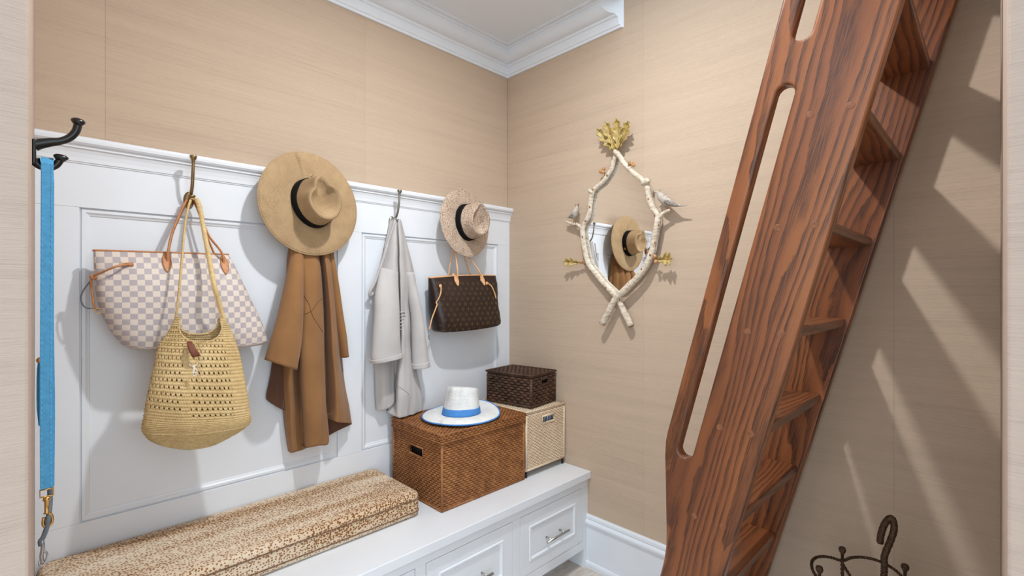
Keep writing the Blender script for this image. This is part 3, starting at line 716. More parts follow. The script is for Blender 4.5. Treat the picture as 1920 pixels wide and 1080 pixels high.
# small line emblems printed in a few checks
for x, y in ((173, 218), (480, 200), (748, 210), (770, 428), (210, 465)):
    c0 = z2(x, y, .135); em = MB()
    for k in range(3):
        o = (k-1)*.0042
        A_ = (c0.x-.006+o*.5, c0.z-.006-o*.5); B_ = (c0.x+.006+o*.5, c0.z+.006-o*.5)
        pts = []
        for f in (0, .5, 1):
            q = onbag(bvh_c, A_[0]+(B_[0]-A_[0])*f, A_[1]+(B_[1]-A_[1])*f, .0012)
            if q: pts.append(q)
        if len(pts) == 3: em.tube(pts, .0008, 4)
    tag(em.build('line_emblem', 'emblem', ct), kind='stuff')

# dark brown printed tote
z6 = lambda x, y, o: U1(780+x/3.6, 340+y/3.6, o)
mt = thing('printed_tote', (-.42, -.09, 1.13), 'dark brown canvas tote with ochre letter and flower print below the open-weave hat', 'handbag')
rows = [(z6(88, 650, .08), z6(531, 636, .08), .105, .055), (z6(97, 760, .085), z6(531, 720, .085), .135, .035), (z6(108, 870, .09), z6(533, 830, .09), .15, .022), (z6(124, 960, .09), z6(540, 915, .09), .158, .02), (z6(133, 1005, .09), z6(545, 955, .09), .152, .02)]
P, uv = tote_body(rows, 96, 34, .42, .006); crumple(P, .010, 8.3)
for j, p in enumerate(P[0]): p.z += .007*math.sin(PI*(p.x-P[0][48].x)/(P[0][0].x-P[0][48].x))
m = MB().grid(P, wrap_u=True); bot = P[-1]; cen = sum(bot, V())/96
for s_, dz in ((.94, -.009), (.5, -.012)):
    k = len(m.v); m.v += [cen+(p-cen)*s_+V((0, 0, dz+(p.z-cen.z)*(1-s_))) for p in bot]
    for j in range(96): m.f.append((k-96+j, k-96+(j+1) % 96, k+(j+1) % 96, k+j))
m.f.append(tuple(len(m.v)-96+j for j in range(96)))
m.build('body', 'canvas_dark', mt, smooth=True)
bvh_m = BVHTree.FromPolygons(m.v, m.f)
MB().tube([p+V((0, 0, -.001)) for p in P[0]], .0034, 6, closed=True).build('rim_binding', 'tanlight', mt, smooth=True)
gm = MB()
def stroke(c0, pts, w_, closed=False):
    Q = []
    for x, z in pts:
        q = onbag(bvh_m, c0[0]+x, c0[1]+z, .0011)
        if q is None: return
        Q.append(q)
    gm.tube(Q, w_, 4, closed=closed, cap=not closed, flat=(1, .4), up=V((0, -1, 0)))
def glyph(c0, kind):
    s_ = .0098
    if kind == 0:      # interlaced L and V
        stroke(c0, [(-.2*s_, 1*s_), (-.7*s_, -.6*s_), (.3*s_, -.6*s_)], .0009)
        stroke(c0, [(-.35*s_, .45*s_), (.25*s_, -1*s_), (1*s_, .6*s_)], .0009)
    elif kind == 1:    # four-petal flower
        for a in range(4):
            q = a*PI/2; stroke(c0, [(0, 0), (s_*.55*math.cos(q+.5), s_*.55*math.sin(q+.5)), (s_*math.cos(q), s_*math.sin(q)), (s_*.55*math.cos(q-.5), s_*.55*math.sin(q-.5))], .0007, True)
    elif kind == 2:    # ringed flower
        stroke(c0, [(s_*.95*math.cos(2*PI*i/10), s_*.95*math.sin(2*PI*i/10)) for i in range(10)], .0009, True)
        for a in range(4):
            q = a*PI/2+PI/4; stroke(c0, [(0, 0), (s_*.6*math.cos(q), s_*.6*math.sin(q))], .0009)
    else:              # diamond with curved sides
        stroke(c0, [(s_, 0), (.4*s_, .4*s_), (0, s_), (-.4*s_, .4*s_), (-s_, 0), (-.4*s_, -.4*s_), (0, -s_), (.4*s_, -.4*s_)], .0008, True)
        stroke(c0, [(-.3*s_, 0), (.3*s_, 0)], .0009); stroke(c0, [(0, -.3*s_), (0, .3*s_)], .0009)
x0, x1 = -.66, -.20; zt = z6(300, 690, .1).z
seq = [[0, 1, 2, 1], [1, 3, 1, 0], [2, 1, 0, 1], [1, 0, 1, 3]]
for r in range(14):
    for c in range(18):
        xx = x0+c*.036+(r % 2)*.018; zz = zt-r*.026-.02*(xx+.43)*.0
        glyph((xx, zz), seq[r % 4][c % 4])
tag(gm.build('printed_monogram', 'mono', mt), kind='stuff')
for x, y, lean in ((262, 628, 0), (432, 628, .12)):
    p = z6(x, y, .1); leaftab(mt, bvh_m, p.x, p.z+.006, .0155, .066, 'tanlight', lean)
ht = V((-.405, -.052, 1.700))
pa = z6(265, 640, .1); pb = z6(425, 640, .1); pa = onbag(bvh_m, pa.x, pa.z-.012, .004) or pa; pb = onbag(bvh_m, pb.x, pb.z-.012, .004) or pb
handle([pa+V((0, 0, -.015)), pa+V((.004, -.002, .03)), V((-.452, -.078, 1.60)), V((-.418, -.058, 1.685)), V((-.40, -.05, 1.712)), V((-.386, -.058, 1.685)), V((-.364, -.078, 1.58)), pb+V((-.006, -.002, .03)), pb+V((0, 0, -.015))], mt, 'tanlight', .005)
pc = z6(215, 636, .06); pd = z6(368, 618, .06)
handle([V((pc.x, -.06, pc.z-.012)), V((-.455, -.055, 1.60)), V((-.416, -.046, 1.685)), V((-.40, -.042, 1.704)), V((-.386, -.046, 1.685)), V((-.375, -.055, 1.58)), V((pd.x, -.06, pd.z-.012))], mt, 'tanlight', .0046)
for pts, rp in (([(180, 705), (170, 760), (140, 840), (108, 925), (95, 980), (88, 1000)], (180, 706)), ([(493, 688), (512, 710), (527, 760), (532, 790)], (490, 688))):
    q = []
    for p in crom([V((x, y, 0)) for x, y in pts], 30):
        c0 = z6(p.x, p.y, .14); h = onbag(bvh_m, c0.x, c0.z, .009); q.append(h if h and h.y < -.118 else z6(p.x, p.y, .135))
    MB().tube(q, .0032, 8).build('side_cord', 'tanlight', mt, smooth=True)
    c0 = z6(*rp, .14); h = onbag(bvh_m, c0.x, c0.z, .003) or c0
    MB().lathe([(.009, 0), (.009, .002), (.006, .004)], h, (0, -1, 0), 14).build('cord_anchor', 'tanlight', mt, smooth=True)
q = z6(88, 1003, .10)
MB().tube(crom([q, q+V((.002, 0, -.012)), q+V((-.003, 0, -.03)), q+V((.001, 0, -.05))], 10), [.002]*3+[.004]*4+[.002]*3, 8).build('end_clasp', 'silver', mt, smooth=True)

# ------------------------------------------------------------------ raffia bag
rb = thing('raffia_bag', (-1.5, -.22, .98), 'golden crocheted raffia hobo bag with leather tag in front of the checked tote', 'handbag')
OF = .215
def rz(x, y): return U1(130+x/2.5718, 440+y/2.5718, OF)
Lp = [rz(512, 395), rz(478, 470), rz(432, 535), rz(402, 650), rz(380, 760), rz(360, 870), rz(350, 935), rz(385, 985), rz(440, 1012)]
Rp = [rz(738, 402), rz(775, 460), rz(806, 545), rz(832, 650), rz(850, 770), rz(860, 860), rz(859, 900), rz(815, 945), rz(720, 1000)]
NV, NU = 220, 360
Lc = crom(Lp, NV); Rc = crom(Rp, NV); FB = crom([V((.232, .205, 0)), V((.238, .2, 0)), V((.25, .19, 0)), V((.262, .18, 0)), V((.272, .184, 0)), V((.274, .182, 0)), V((.27, .182, 0)), V((.25, .185, 0)), V((.232, .2, 0))], NV)
from mathutils import noise as mnoise
P = []
NF = NU//2
def bxy(j):
    j = j % NU; l = -1+2*j/NF if j < NF else 1-2*(j-NF)/NF
    x = .62*l+.38*math.sin(l*PI/2); y = max(0, 1-abs(x)**2.6)**.5
    return x, (y if j < NF else -y)
for i in range(NV):
    row = []; f, b = FB[i].x, FB[i].y; xc = (Lc[i].x+Rc[i].x)/2; hx = (Rc[i].x-Lc[i].x)/2; yc = -(f+b)/2; hy = (f-b)/2
    zl, zr = Lc[i].z, Rc[i].z
    for j in range(NU):
        x, y = bxy(j)
        t_ = (x+1)/2; z = zl*(1-t_)+zr*t_-.016*(1-x*x)*(i/NV)**2
        p = V((xc+hx*x, yc-hy*y, z))
        nrm = V((x*.3, -y, 0)).normalized() if (x or y) else V((0, -1, 0))
        rowp = math.cos(2*PI*(i/4.0)); stp = math.cos(2*PI*(j/4.0)+PI*((i//4) % 2))
        p += nrm*(.0016*rowp+.0011*stp+.006*mnoise.noise(V((x*2, z*9, y))))
        # soft crease falling from the tag
        if y > 0: p.y += .016*math.exp(-((x+.18)/.12)**2)*max(0, 1-i/NV*1.3)
        row.append(p)
    P.append(row)
i0 = 26
def opening(x): return 0
def skp(i, j):
    x, s_ = bxy(j+.5)
    # open scoop between the strap roots
    top = 1-((x+.02)/.80)**2
    depth = (NV*(.217 if s_ > 0 else .158))*max(0, top)**.45 if abs(x+.02) < .80 else 0
    if i < depth: return True
    if i < 4 and abs(x) < .8: return True
    if i > NV*.63 or i < NV*.07: return False
    rr = i % 8; cc = (j+(4 if (i//8) % 2 else 0)) % 8
    dense = (x < -.42) or (-.25 < x < .62)
    if s_ > 0 and not dense: return False
    if i > NV*.57 and x < -.42: return False
    return (rr in (3, 4) and cc in (2, 3, 4)) or (rr == 2 and cc == 3)
m = MB().grid(P, wrap_u=True, skip=skp)
k = len(m.v)-NU; m.f.append(tuple(k+j for j in range(NU)))
m.build('crochet_body', 'raffia', rb, smooth=True, sol=.003)
# hem row and scoop edge
fr = []; bk_ = []
for j in range(NU+1):
    jj = j % NU; x, s_ = bxy(jj)
    top = 1-((x+.02)/.80)**2
    if top <= 0: continue
    d = int((NV*(.217 if s_ > 0 else .158))*max(0, top)**.45); d = max(d, 4)
    (fr if s_ > 0 else bk_).append(P[min(d, NV-1)][jj])
MB().tube(fr, .0035, 6).build('opening_edge', 'raffia', rb, smooth=True)
MB().tube(bk_, .0035, 6).build('opening_edge', 'raffia', rb, smooth=True)
hi = [P[int(NV*.78)][j]+V((0, -.002 if j < NF else .002, 0)) for j in range(NU)]
MB().tube(hi, .0028, 5, closed=True).build('base_seam', 'raffia', rb, smooth=True)
# braided straps with edge stitches
sl = crom([rz(512, 470), rz(514, 400), rz(522, 340), U1(340, 500, .19), U1(347, 420, .12), V((-1.612, -.066, 1.712)), V((-1.602, -.066, 1.722))], 60)
sr = crom([V((-1.602, -.066, 1.722)), V((-1.588, -.07, 1.708)), U1(384, 440, .13), U1(395, 500, .18), rz(700, 250), rz(722, 330), rz(742, 400), rz(755, 470)], 60)
MB().tube(sl, 1, 6, flat=(.0042, .0030), up=V((.6, -1, 0))).build('strap', 'raffia', rb, smooth=True)
MB().tube(sr, 1, 6, flat=(.0082, .0032), up=V((1, -.3, 0))).build('strap', 'raffia', rb, smooth=True)
bn = MB()
for ln, wd in ((sl, .0026), (sr, .0075)):
    for q in crom(ln, 130): bn.ball(q+V((-wd, -.003, 0)), .0021, 6)
bn.build('strap_stitches', 'raffia', rb, smooth=True)
# leather tag and letter charm
g0 = rz(565, 530); g0.y = -.272
tg = MB(); tg.grid(surf([[g0+V((-.008, .012, .012)), g0+V((.006, .008, .012))], [g0+V((-.006, -.004, -.012)), g0+V((.014, -.006, -.010))], [g0+V((.004, -.006, -.036)), g0+V((.026, -.006, -.032))]], 5, 8))
tg.build('leather_tag', 'brownleather', rb, smooth=True, sol=.003)
g1 = rz(575, 635); g1.y = -.288
def L2(pts, r=.0013): return MB().tube([g1+V((x*.001, -.003-.001*i % 2, z*.001)) for i, (x, z) in enumerate(pts)], r, 6)
ch = MB()
for pts in ([(-13, 17), (-2, 6), (-2, -8)], [(10, 18), (-2, 6)], [(8, 8), (3, 11), (-3, 8), (0, 3), (6, -1), (8, -7), (3, -12), (-5, -9)], [(2, 8), (0, -4), (-2, -20), (12, -15)]):
    ch.tube(crom([g1+V((x*.001, -.004, z*.001)) for x, z in pts], 14), .0013, 6)
ch.build('letter_charm', 'emblem', rb, smooth=True)

# ------------------------------------------------------------------ coats
def coat_panel(name, mat, parent, rows, zf, nu=60, nv=70, back=.022, seed=1.0, wr=.004, zmin=0):
    G = surf([[zf(x, y, o) for x, y, o in r] for r in rows], nu, nv)
    for i, row in enumerate(G):
        for j, p in enumerate(row):
            k = min(1, min(j, nu-1-j)/6)
            p.y -= wr*k*mnoise.noise(V((p.x*34+seed, p.z*5, seed)))+wr*.5*k*mnoise.noise(V((p.x*14, p.z*16+seed, seed)))
            p.y = min(p.y, -back-.002); p.z = max(p.z, zmin)
    B = [[V((p.x, -back, p.z)) for p in row] for row in G]
    m = MB(); rowsC = [G[i]+B[i][::-1] for i in range(nv)]
    m.grid(rowsC, wrap_u=True); C = 2*nu
    for base in (0, (nv-1)*C):
        for j in range(nu-1): m.f.append((base+j, base+j+1, base+C-2-j, base+C-1-j))
    return m.build(name, mat, parent, smooth=True), G
def sleeve(name, mat, parent, secs, zf, n=28, nv=40, seed=0, cuff=0, wr=.003):
    # secs: (x_left, y_left, x_right, y_right, off, depth radius)
    A_ = crom([zf(s_[0], s_[1], s_[4]) for s_ in secs], nv); B_ = crom([zf(s_[2], s_[3], s_[4]) for s_ in secs], nv); D_ = crom([V((s_[5], 0, 0)) for s_ in secs], nv)
    P_ = []
    for i in range(nv):
        c = (A_[i]+B_[i])/2; h = (B_[i]-A_[i])/2; row = []
        for j in range(n):
            a = 2*PI*j/n; p = c+h*math.cos(a)+V((0, -D_[i].x*math.sin(a), 0))
            p.y -= wr*mnoise.noise(V((p.x*30+seed, p.z*7, seed))); p.y = min(p.y, -.0185); row.append(p)
        P_.append(row)
    o = MB().grid(P_, wrap_u=True).build(name, mat, parent, smooth=True, sol=.003)
    if cuff:
        k = nv-1; top = nv-1-cuff
        Q = []
        for i in range(top, nv):
            c = (A_[i]+B_[i])/2; e = 1.10
            Q.append([c+(p-c)*e for p in P_[i]])
        MB().grid(Q, wrap_u=True).build('turned_cuff', mat, o, smooth=True, sol=.006)
    return o, P_
zb = lambda x, y, o: U1(480+x/2.5714, 440+y/2.5714, o)
cb_ = thing('brown_coat', (-1.2, -.06, .95), 'camel brown cotton coat hanging below the wide-brimmed hat', 'coat')
Y = [-150, 60, 200, 400, 560, 650, 740, 830]
X = [[215, 228, 240, 250, 268, 285, 292, 297, 305], [162, 180, 205, 217, 262, 297, 303, 330, 362], [150, 178, 210, 222, 270, 312, 318, 346, 386], [150, 180, 210, 221, 272, 322, 329, 366, 402], [132, 160, 208, 216, 275, 325, 333, 374, 412], [130, 165, 210, 219, 278, 328, 336, 382, 420], [134, 170, 213, 224, 282, 331, 339, 390, 432], [142, 175, 218, 231, 288, 336, 342, 396, 450]]
O = [[.03, .045, .055, .06, .062, .058, .055, .05, .035], [.03, .06, .05, .09, .10, .085, .05, .095, .03], [.03, .065, .045, .105, .118, .095, .045, .112, .03], [.03, .065, .04, .112, .128, .10, .042, .118, .03], [.035, .06, .034, .118, .135, .105, .04, .122, .03], [.04, .068, .034, .118, .138, .105, .04, .125, .03], [.045, .072, .038, .118, .14, .108, .042, .128, .035], [.05, .075, .042, .118, .14, .11, .045, .13, .045]]
rows = [[(X[r][c], Y[r], O[r][c]) for c in range(9)] for r in range(8)]
rows.append([(150, 930, .05), (178, 935, .07), (222, 925, .045), (238, 922, .115), (294, 920, .138), (342, 915, .112), (345, 870, .06), (396, 885, .132), (460, 898, .06)])
rows.append([(168, 1052, .05), (182, 1050, .065), (228, 1036, .05), (244, 1029, .11), (300, 1018, .13), (350, 1003, .11), (350, 884, .06), (392, 904, .13), (465, 909, .065)])
_, G = coat_panel('coat_body', 'coat_brown', cb_, rows, zb, 128, 90, .0195, 2.0, .005)
coat_panel('inner_flap', 'coat_lining', cb_, [[(88, 560, .03), (110, 560, .045), (140, 560, .04)], [(72, 680, .03), (105, 690, .05), (140, 690, .042)], [(52, 786, .03), (95, 810, .05), (142, 826, .042)], [(66, 800, .028), (100, 830, .04), (146, 852, .036)]], zb, 20, 30, .0195, 7, .003)
coat_panel('back_hem', 'coat_lining', cb_, [[(320, 780, .03), (380, 780, .045), (435, 790, .03)], [(330, 880, .03), (390, 880, .05), (455, 880, .035)], [(340, 975, .03), (395, 945, .05), (462, 914, .035)]], zb, 20, 20, .0195, 3, .002)
def seam(parent, pts, zf, mat='thread', r=.0012):
    MB().tube(crom([zf(*p) for p in pts], 30), r, 5).build('seam', mat, parent, smooth=True)
sleeve('sleeve', 'coat_brown', cb_, [(178, 60, 228, 70, .085, .02), (150, 200, 224, 215, .115, .034), (112, 370, 222, 385, .132, .046), (74, 505, 214, 520, .14, .05), (44, 603, 192, 652, .142, .048)], zb, seed=4)
sleeve('sleeve', 'coat_brown', cb_, [(340, 60, 362, 60, .05, .018), (352, 200, 388, 200, .055, .028), (372, 370, 412, 370, .06, .032), (392, 490, 430, 490, .06, .032), (408, 592, 441, 586, .06, .03)], zb, seed=9)
MB().grid(surf([[zb(215, -160, .05), zb(300, -160, .05)], [zb(200, 40, .075), zb(240, 40, .10), zb(330, 40, .10)][::2]], 8, 6)).build('collar', 'coat_brown', cb_, smooth=True, sol=.004)
sm_ = lambda pts: [(x, y, None) for x, y in pts]
def coat_seam(parent, G_, pts, zf, mat):
    tree = BVHTree.FromPolygons([p for row in G_ for p in row], [(i*len(G_[0])+j, i*len(G_[0])+j+1, (i+1)*len(G_[0])+j+1, (i+1)*len(G_[0])+j) for i in range(len(G_)-1) for j in range(len(G_[0])-1)])
    out = []
    for p in crom([zf(x, y, .1) for x, y in pts], 24):
        d = (p-CAM).normalized(); h = tree.ray_cast(CAM, d)
        if h[0] is not None: out.append(h[0]-d*.0005)
    if len(out) > 3: MB().tube(out, .0011, 5).build('seam', mat, parent, smooth=True)
coat_seam(cb_, G, [(226, 285), (255, 335), (275, 395), (322, 470)], zb, 'thread')
coat_seam(cb_, G, [(218, 388), (245, 380), (268, 368)], zb, 'thread')
coat_seam(cb_, G, [(272, 365), (295, 330), (318, 308)], zb, 'thread')

zg = lambda x, y, o: U1(640+x/2.348, 340+y/2.348, o)
cg = thing('grey_coat', (-.75, -.06, 1.0), 'pale stone-grey cotton coat with rolled cuffs hanging from the pewter hook', 'coat')
rows = [[(232, 165, .055), (237, 163, .068), (242, 163, .072), (247, 164, .068), (251, 165, .075), (257, 167, .07), (264, 172, .055)],
        [(205, 260, .04), (222, 258, .075), (242, 259, .09), (249, 260, .062), (256, 260, .088), (270, 260, .08), (286, 262, .045)],
        [(178, 360, .035), (206, 360, .085), (242, 360, .105), (250, 360, .062), (258, 360, .10), (280, 360, .085), (312, 362, .045)],
        [(148, 450, .03), (190, 450, .09), (244, 452, .112), (252, 452, .06), (262, 452, .108), (290, 452, .085), (330, 455, .04)],
        [(145, 540, .03), (188, 540, .08), (246, 545, .108), (254, 545, .055), (264, 545, .108), (288, 545, .07), (325, 545, .035)],
        [(146, 640, .03), (190, 640, .065), (236, 640, .06), (252, 642, .045), (266, 640, .108), (284, 640, .10), (320, 640, .03)],
        [(148, 740, .03), (188, 740, .06), (228, 740, .055), (246, 740, .036), (262, 740, .11), (290, 740, .10), (318, 740, .03)],
        [(150, 830, .03), (188, 830, .065), (228, 830, .055), (242, 830, .034), (256, 830, .115), (292, 830, .11), (332, 830, .045)],
        [(152, 920, .03), (190, 920, .068), (228, 920, .055), (240, 920, .036), (250, 920, .118), (296, 920, .122), (352, 920, .06)],
        [(156, 1000, .03), (196, 995, .065), (232, 972, .055), (240, 968, .04), (248, 985, .115), (300, 990, .12), (358, 985, .07)],
        [(158, 1004, .03), (200, 1006, .06), (236, 975, .05), (241, 970, .04), (246, 1036, .11), (300, 1042, .115), (356, 1046, .075)]]
_, G = coat_panel('coat_body', 'coat_grey', cg, rows, zg, 84, 90, .0195, 5.0, .007, .812)
sleeve('sleeve', 'coat_grey', cg, [(176, 380, 248, 400, .085, .02), (152, 500, 250, 510, .11, .034), (148, 600, 252, 600, .118, .04), (140, 690, 254, 680, .122, .042), (134, 775, 258, 742, .122, .042), (140, 800, 262, 772, .122, .042)], zg, seed=3, cuff=6, wr=.006)
sleeve('sleeve', 'coat_grey', cg, [(284, 400, 318, 400, .075, .018), (300, 500, 332, 500, .085, .026), (312, 590, 350, 580, .09, .032), (316, 690, 366, 690, .092, .036), (318, 790, 378, 775, .092, .036), (322, 826, 380, 812, .092, .036)], zg, seed=6, cuff=6, wr=.006)
MB().tube(crom([zg(238, 172, .08), zg(208, 262, .075), zg(178, 362, .068), (zg(150, 440, .062)), zg(128, 482, .055), zg(126, 502, .045), zg(142, 492, .05)], 40), [.004]*8+[.007]*24+[.009]*8, 8).build('collar', 'coat_grey', cg, smooth=True)
gth = MB()
for k in range(6):
    y = 572+k*15; gth.tube(crom([zg(256, y+3*(k % 2), .092), zg(262+2*(k % 3), y+6, .106), zg(272, y+2, .108), zg(282+3*(k % 2), y+9, .085)], 10), [.001, .002, .003, .0036, .004, .004, .0034, .0026, .0018, .001], 6)
gth.build('waist_gather', 'coat_grey', cg, smooth=True)
coat_seam(cg, G, [(246, 900), (270, 915), (296, 935), (290, 945)], zg, 'thread_grey')
coat_seam(cg, G, [(246, 190), (248, 300), (250, 420), (252, 560)], zg, 'thread_grey')

# ------------------------------------------------------------------ twig mirror
zm = lambda x, y, o: U2(1030+x/2.4536, 200+y/2.4536, o)
mr = thing('twig_mirror', (-.02, -.78, 1.2), 'diamond mirror framed by birch twigs with leaves and birds', 'mirror')
Lb = [(312, 205), (300, 240), (285, 288), (247, 345), (205, 385), (190, 440), (182, 495), (165, 535), (152, 575), (160, 640), (174, 705), (197, 748), (242, 802), (290, 852), (318, 890), (345, 945), (376, 1010)]
Rb = [(300, 205), (318, 220), (345, 262), (382, 298), (430, 340), (450, 362), (455, 405), (472, 455), (495, 492), (498, 530), (486, 590), (475, 655), (462, 695), (433, 752), (388, 805), (338, 852), (300, 890), (275, 942), (242, 1000)]
def branch(pts, o, r0, r1, name, mat='bark', n=12, k=90, knob=True, parent=None):
    q = crom([zm(x, y, o) for x, y in pts], k)
    q = [p+V((0, .003*mnoise.noise(p*22), .003*mnoise.noise(p*19))) for p in q]
    rs = [(r0+(r1-r0)*i/(k-1))*(1+.14*mnoise.noise(V((i*.16, r0*90, 3)))) for i in range(k)]
    return MB().tube(q, rs, n).build(name, mat, parent or mr, smooth=True), q, rs
bL, qL, rL = branch(Lb, .032, .0105, .0155, 'twig'); bR, qR, rR = branch(Rb, .05, .0115, .0168, 'twig')
for q_, r_, b__ in ((qL, rL, bL), (qR, rR, bR)):
    d = (q_[-1]-q_[-2]).normalized(); MB().lathe([(r_[-1]*.98, -.004), (r_[-1]*.86, .0012), (r_[-1]*.3, .001)], q_[-1], d, 14).build('cut_end', 'cutwood', b__)
for q_, r_, b__, ids in ((qL, rL, bL, (14, 22, 30, 38, 47, 55, 62, 70, 78)), (qR, rR, bR, (12, 22, 32, 41, 46, 52, 58, 64, 70, 80))):
    for i in ids:
        km = MB(); a = random.uniform(-.9, .9); dy = V((-math.cos(a), math.sin(a), 0)); km.ball(q_[i]+dy*r_[i]*.92, .0052, 8, (.6, 1, 1.2))
        km.build('bark_knot', 'cutwood', b__, smooth=True)
# stubs
for pts, o, r, b__ in (([(430, 352), (448, 346), (455, 336)], .058, .017, bR), ([(200, 398), (188, 390), (182, 380)], .036, .012, bL)):
    q = crom([zm(x, y, o+.004*i) for i, (x, y) in enumerate(pts)], 8); s_ = MB().tube(q, r*.8, 12).build('stub', 'bark', b__, smooth=True)
for pts, o in (([(155, 562), (130, 545), (105, 538), (78, 528)], .036), ([(497, 515), (515, 500), (535, 484), (556, 474)], .052)):
    branch(pts, o, .011, .0065, 'side_twig', k=24)
for pts, o in (([(165, 722), (150, 718), (135, 718)], .034), ([(468, 700), (485, 700), (505, 702)], .05), ([(262, 312), (250, 300), (240, 296)], .034), ([(362, 285), (368, 270), (380, 266)], .052), ([(318, 218), (308, 205), (292, 185)], .045), ([(316, 218), (318, 200), (325, 180)], .048)):
    branch(pts, o, .0045, .003, 'stem', 'cutwood', 8, 16)
for x, y, o in ((235, 298, .04), (250, 286, .036), (247, 301, .044), (369, 260, .056), (387, 269, .056), (380, 262, .06), (148, 714, .04), (486, 690, .06), (490, 713, .06)):
    MB().ball(zm(x, y, o), .0085, 12, (1, 1, 1.15)).build('acorn', 'acorn', mr, smooth=True)
ins = [p for p in qL if zm(0, 853, 0).z < p.z < zm(0, 258, 0).z]; ins2 = [p for p in qR if zm(0, 853, 0).z < p.z < zm(0, 258, 0).z]
def y_at(q_, z):
    c = min(range(len(q_)-1), key=lambda i: 0 if (q_[i].z-z)*(q_[i+1].z-z) <= 0 else 1+abs(q_[i].z-z))
    f = (z-q_[c].z)/((q_[c+1].z-q_[c].z) or 1); return q_[c].y+(q_[c+1].y-q_[c].y)*min(1, max(0, f))
z_lo = zm(0, 853, 0).z; z_hi = zm(0, 240, 0).z; g = MB(); fr_ = []; bk2 = []
for i in range(61):
    z = z_lo+(z_hi-z_lo)*i/60; ya, yb_ = y_at(qL, z), y_at(qR, z)
    fr_.append([V((-.018, ya, z)), V((-.018, yb_, z)), V((-.008, yb_, z)), V((-.008, ya, z))])
g.grid(fr_, wrap_u=True); g.f.append((0, 1, 2, 3)); g.f.append((240, 241, 242, 243))
g.build('mirror_glass', 'mirror', mr)
def leaf(base, tip, o0, o1, W, lobes, parent, curl=.012):
    a = zm(*base, o0); b = zm(*tip, o1); d = b-a; L = d.length; d.normalize(); nrm = V((-1, 0, 0)); sd_ = d.cross(nrm).normalized()
    P_ = []; n = 34
    for i in range(n):
        t_ = i/(n-1); env = math.sin(PI*min(1, t_*.93+.04))**.65*(.55+.6*t_ if t_ < .75 else 1.0-(t_-.75)*2.2)
        wv = 1+.42*math.sin(t_*lobes*2*PI-.6); hw = W*max(.04, env)*wv
        row = []
        for j in range(9):
            s_ = j/4-1; lift = curl*(1-abs(s_))*-.4+.010*abs(s_)**1.5+curl*1.3*t_*t_+.003*math.sin(t_*lobes*2*PI)*abs(s_)
            row.append(a+d*(L*t_)+sd_*(s_*hw)+d*(abs(s_)*hw*.35)+nrm*lift)
        P_.append(row)
    o = MB().grid(P_).build('leaf', 'leaf', parent, smooth=True, sol=.003)
    MB().tube([r[4]+nrm*.002 for r in P_], [.0024*(1-i/n*.7) for i in range(n)], 6).build('midrib', 'cutwood', o, smooth=True)
leaf((300, 202), (232, 108), .04, .05, .024, 4, mr); leaf((303, 200), (268, 74), .046, .058, .025, 4, mr)
leaf((318, 195), (320, 60), .05, .058, .025, 4, mr); leaf((322, 192), (374, 72), .042, .05, .025, 4, mr)
leaf((142, 718), (72, 714), .035, .05, .020, 3, mr, .006); leaf((502, 703), (568, 700), .055, .05, .026, 3, mr, .006)
def bird(pts, o, rad, name, legs, beak_d, crest, tailw):
    q = crom([zm(x, y, o) for x, y in pts], 30); N = len(rad); rs = [v_.x for v_ in crom([V((r, 0, 0)) for r in rad], 30)]
    b = MB().tube(q, [max(.001, r) for r in rs], 14).build('bird', 'bird', mr, smooth=True)
    h = q[-3]; bd_ = zm(pts[-1][0]+beak_d[0], pts[-1][1]+beak_d[1], o+.004)
    MB().tube([h, bd_], [.005, .0008], 8).build('beak', 'cutwood', b, smooth=True)
    if crest:
        c0 = zm(*crest[0], o); MB().tube(crom([h, c0], 6), [.006, .005, .004, .003, .002, .001], 6).build('crest', 'birdwing', b, smooth=True)
    for s_ in (1,):
        wq = [q[i]+V((-rs[i]*.86*s_, 0, .0)) for i in range(4, 20)]
        MB().tube(wq, [max(.002, .0115*math.sin(PI*min(1, (i+.6)/15))) for i in range(16)], 8, flat=(.35, 1.0), up=V((-1, 0, 0))).build('wing', 'birdwing', b, smooth=True)
    MB().ball(q[-5]+V((-rs[-5]*.8, 0, .003)), .0018, 6).build('eye', 'black', b)
    for x0_, y0_, x1_, y1_ in legs: MB().tube([zm(x0_, y0_, o), zm(x1_, y1_, o)], .0016, 6).build('leg', 'cutwood', b)
bird([(632, 455), (592, 455), (568, 448), (540, 436), (518, 418), (505, 403), (497, 393)], .055, [.002, .0055, .012, .019, .0185, .0125, .007], 'b', [(535, 450, 533, 482), (545, 450, 546, 478)], (-14, 2), [(512, 380)], 1)
bird([(76, 508), (96, 508), (112, 502), (120, 485), (125, 468), (130, 455)], .045, [.002, .007, .017, .0185, .0125, .006], 'b', [(112, 515, 110, 536), (120, 515, 120, 540)], (8, -12), [(118, 446)], 1)

# ------------------------------------------------------------------ ladder
AL = math.radians(74.9); E_ = V((0, -math.cos(AL), math.sin(AL))); N_ = V((0, math.sin(AL), math.cos(AL)))
LM = Matrix((V((1, 0, 0)), N_, E_)).transposed().to_4x4(); LM.translation = V((0, -1.362, 0))
ladder = thing('ship_ladder', (0, 0, 0), 'steep stained oak ship ladder with slotted handrails rising to the loft', 'ladder', mat=LM)
T_ = .036
def slot(s0, s1, q0, q1, n=10):
    r = (q1-q0)/2; c = (q0+q1)/2
    return [(c+r*math.cos(PI*i/n), s1-r+r*math.sin(PI*i/n)) for i in range(n+1)]+[(c-r*math.cos(PI*i/n), s0+r-r*math.sin(PI*i/n)) for i in range(n+1)]
fl = 1/math.tan(AL)
outer = [(0, 0.0), (.0, 2.60), (.246, 2.66), (.246, .955), (.244, .930), (.236, .890), (.199, .764), (.172, .670), (.163, .632), (.158, .59), (.157, .54), (.157, -.157*math.cos(AL)/math.sin(AL))]
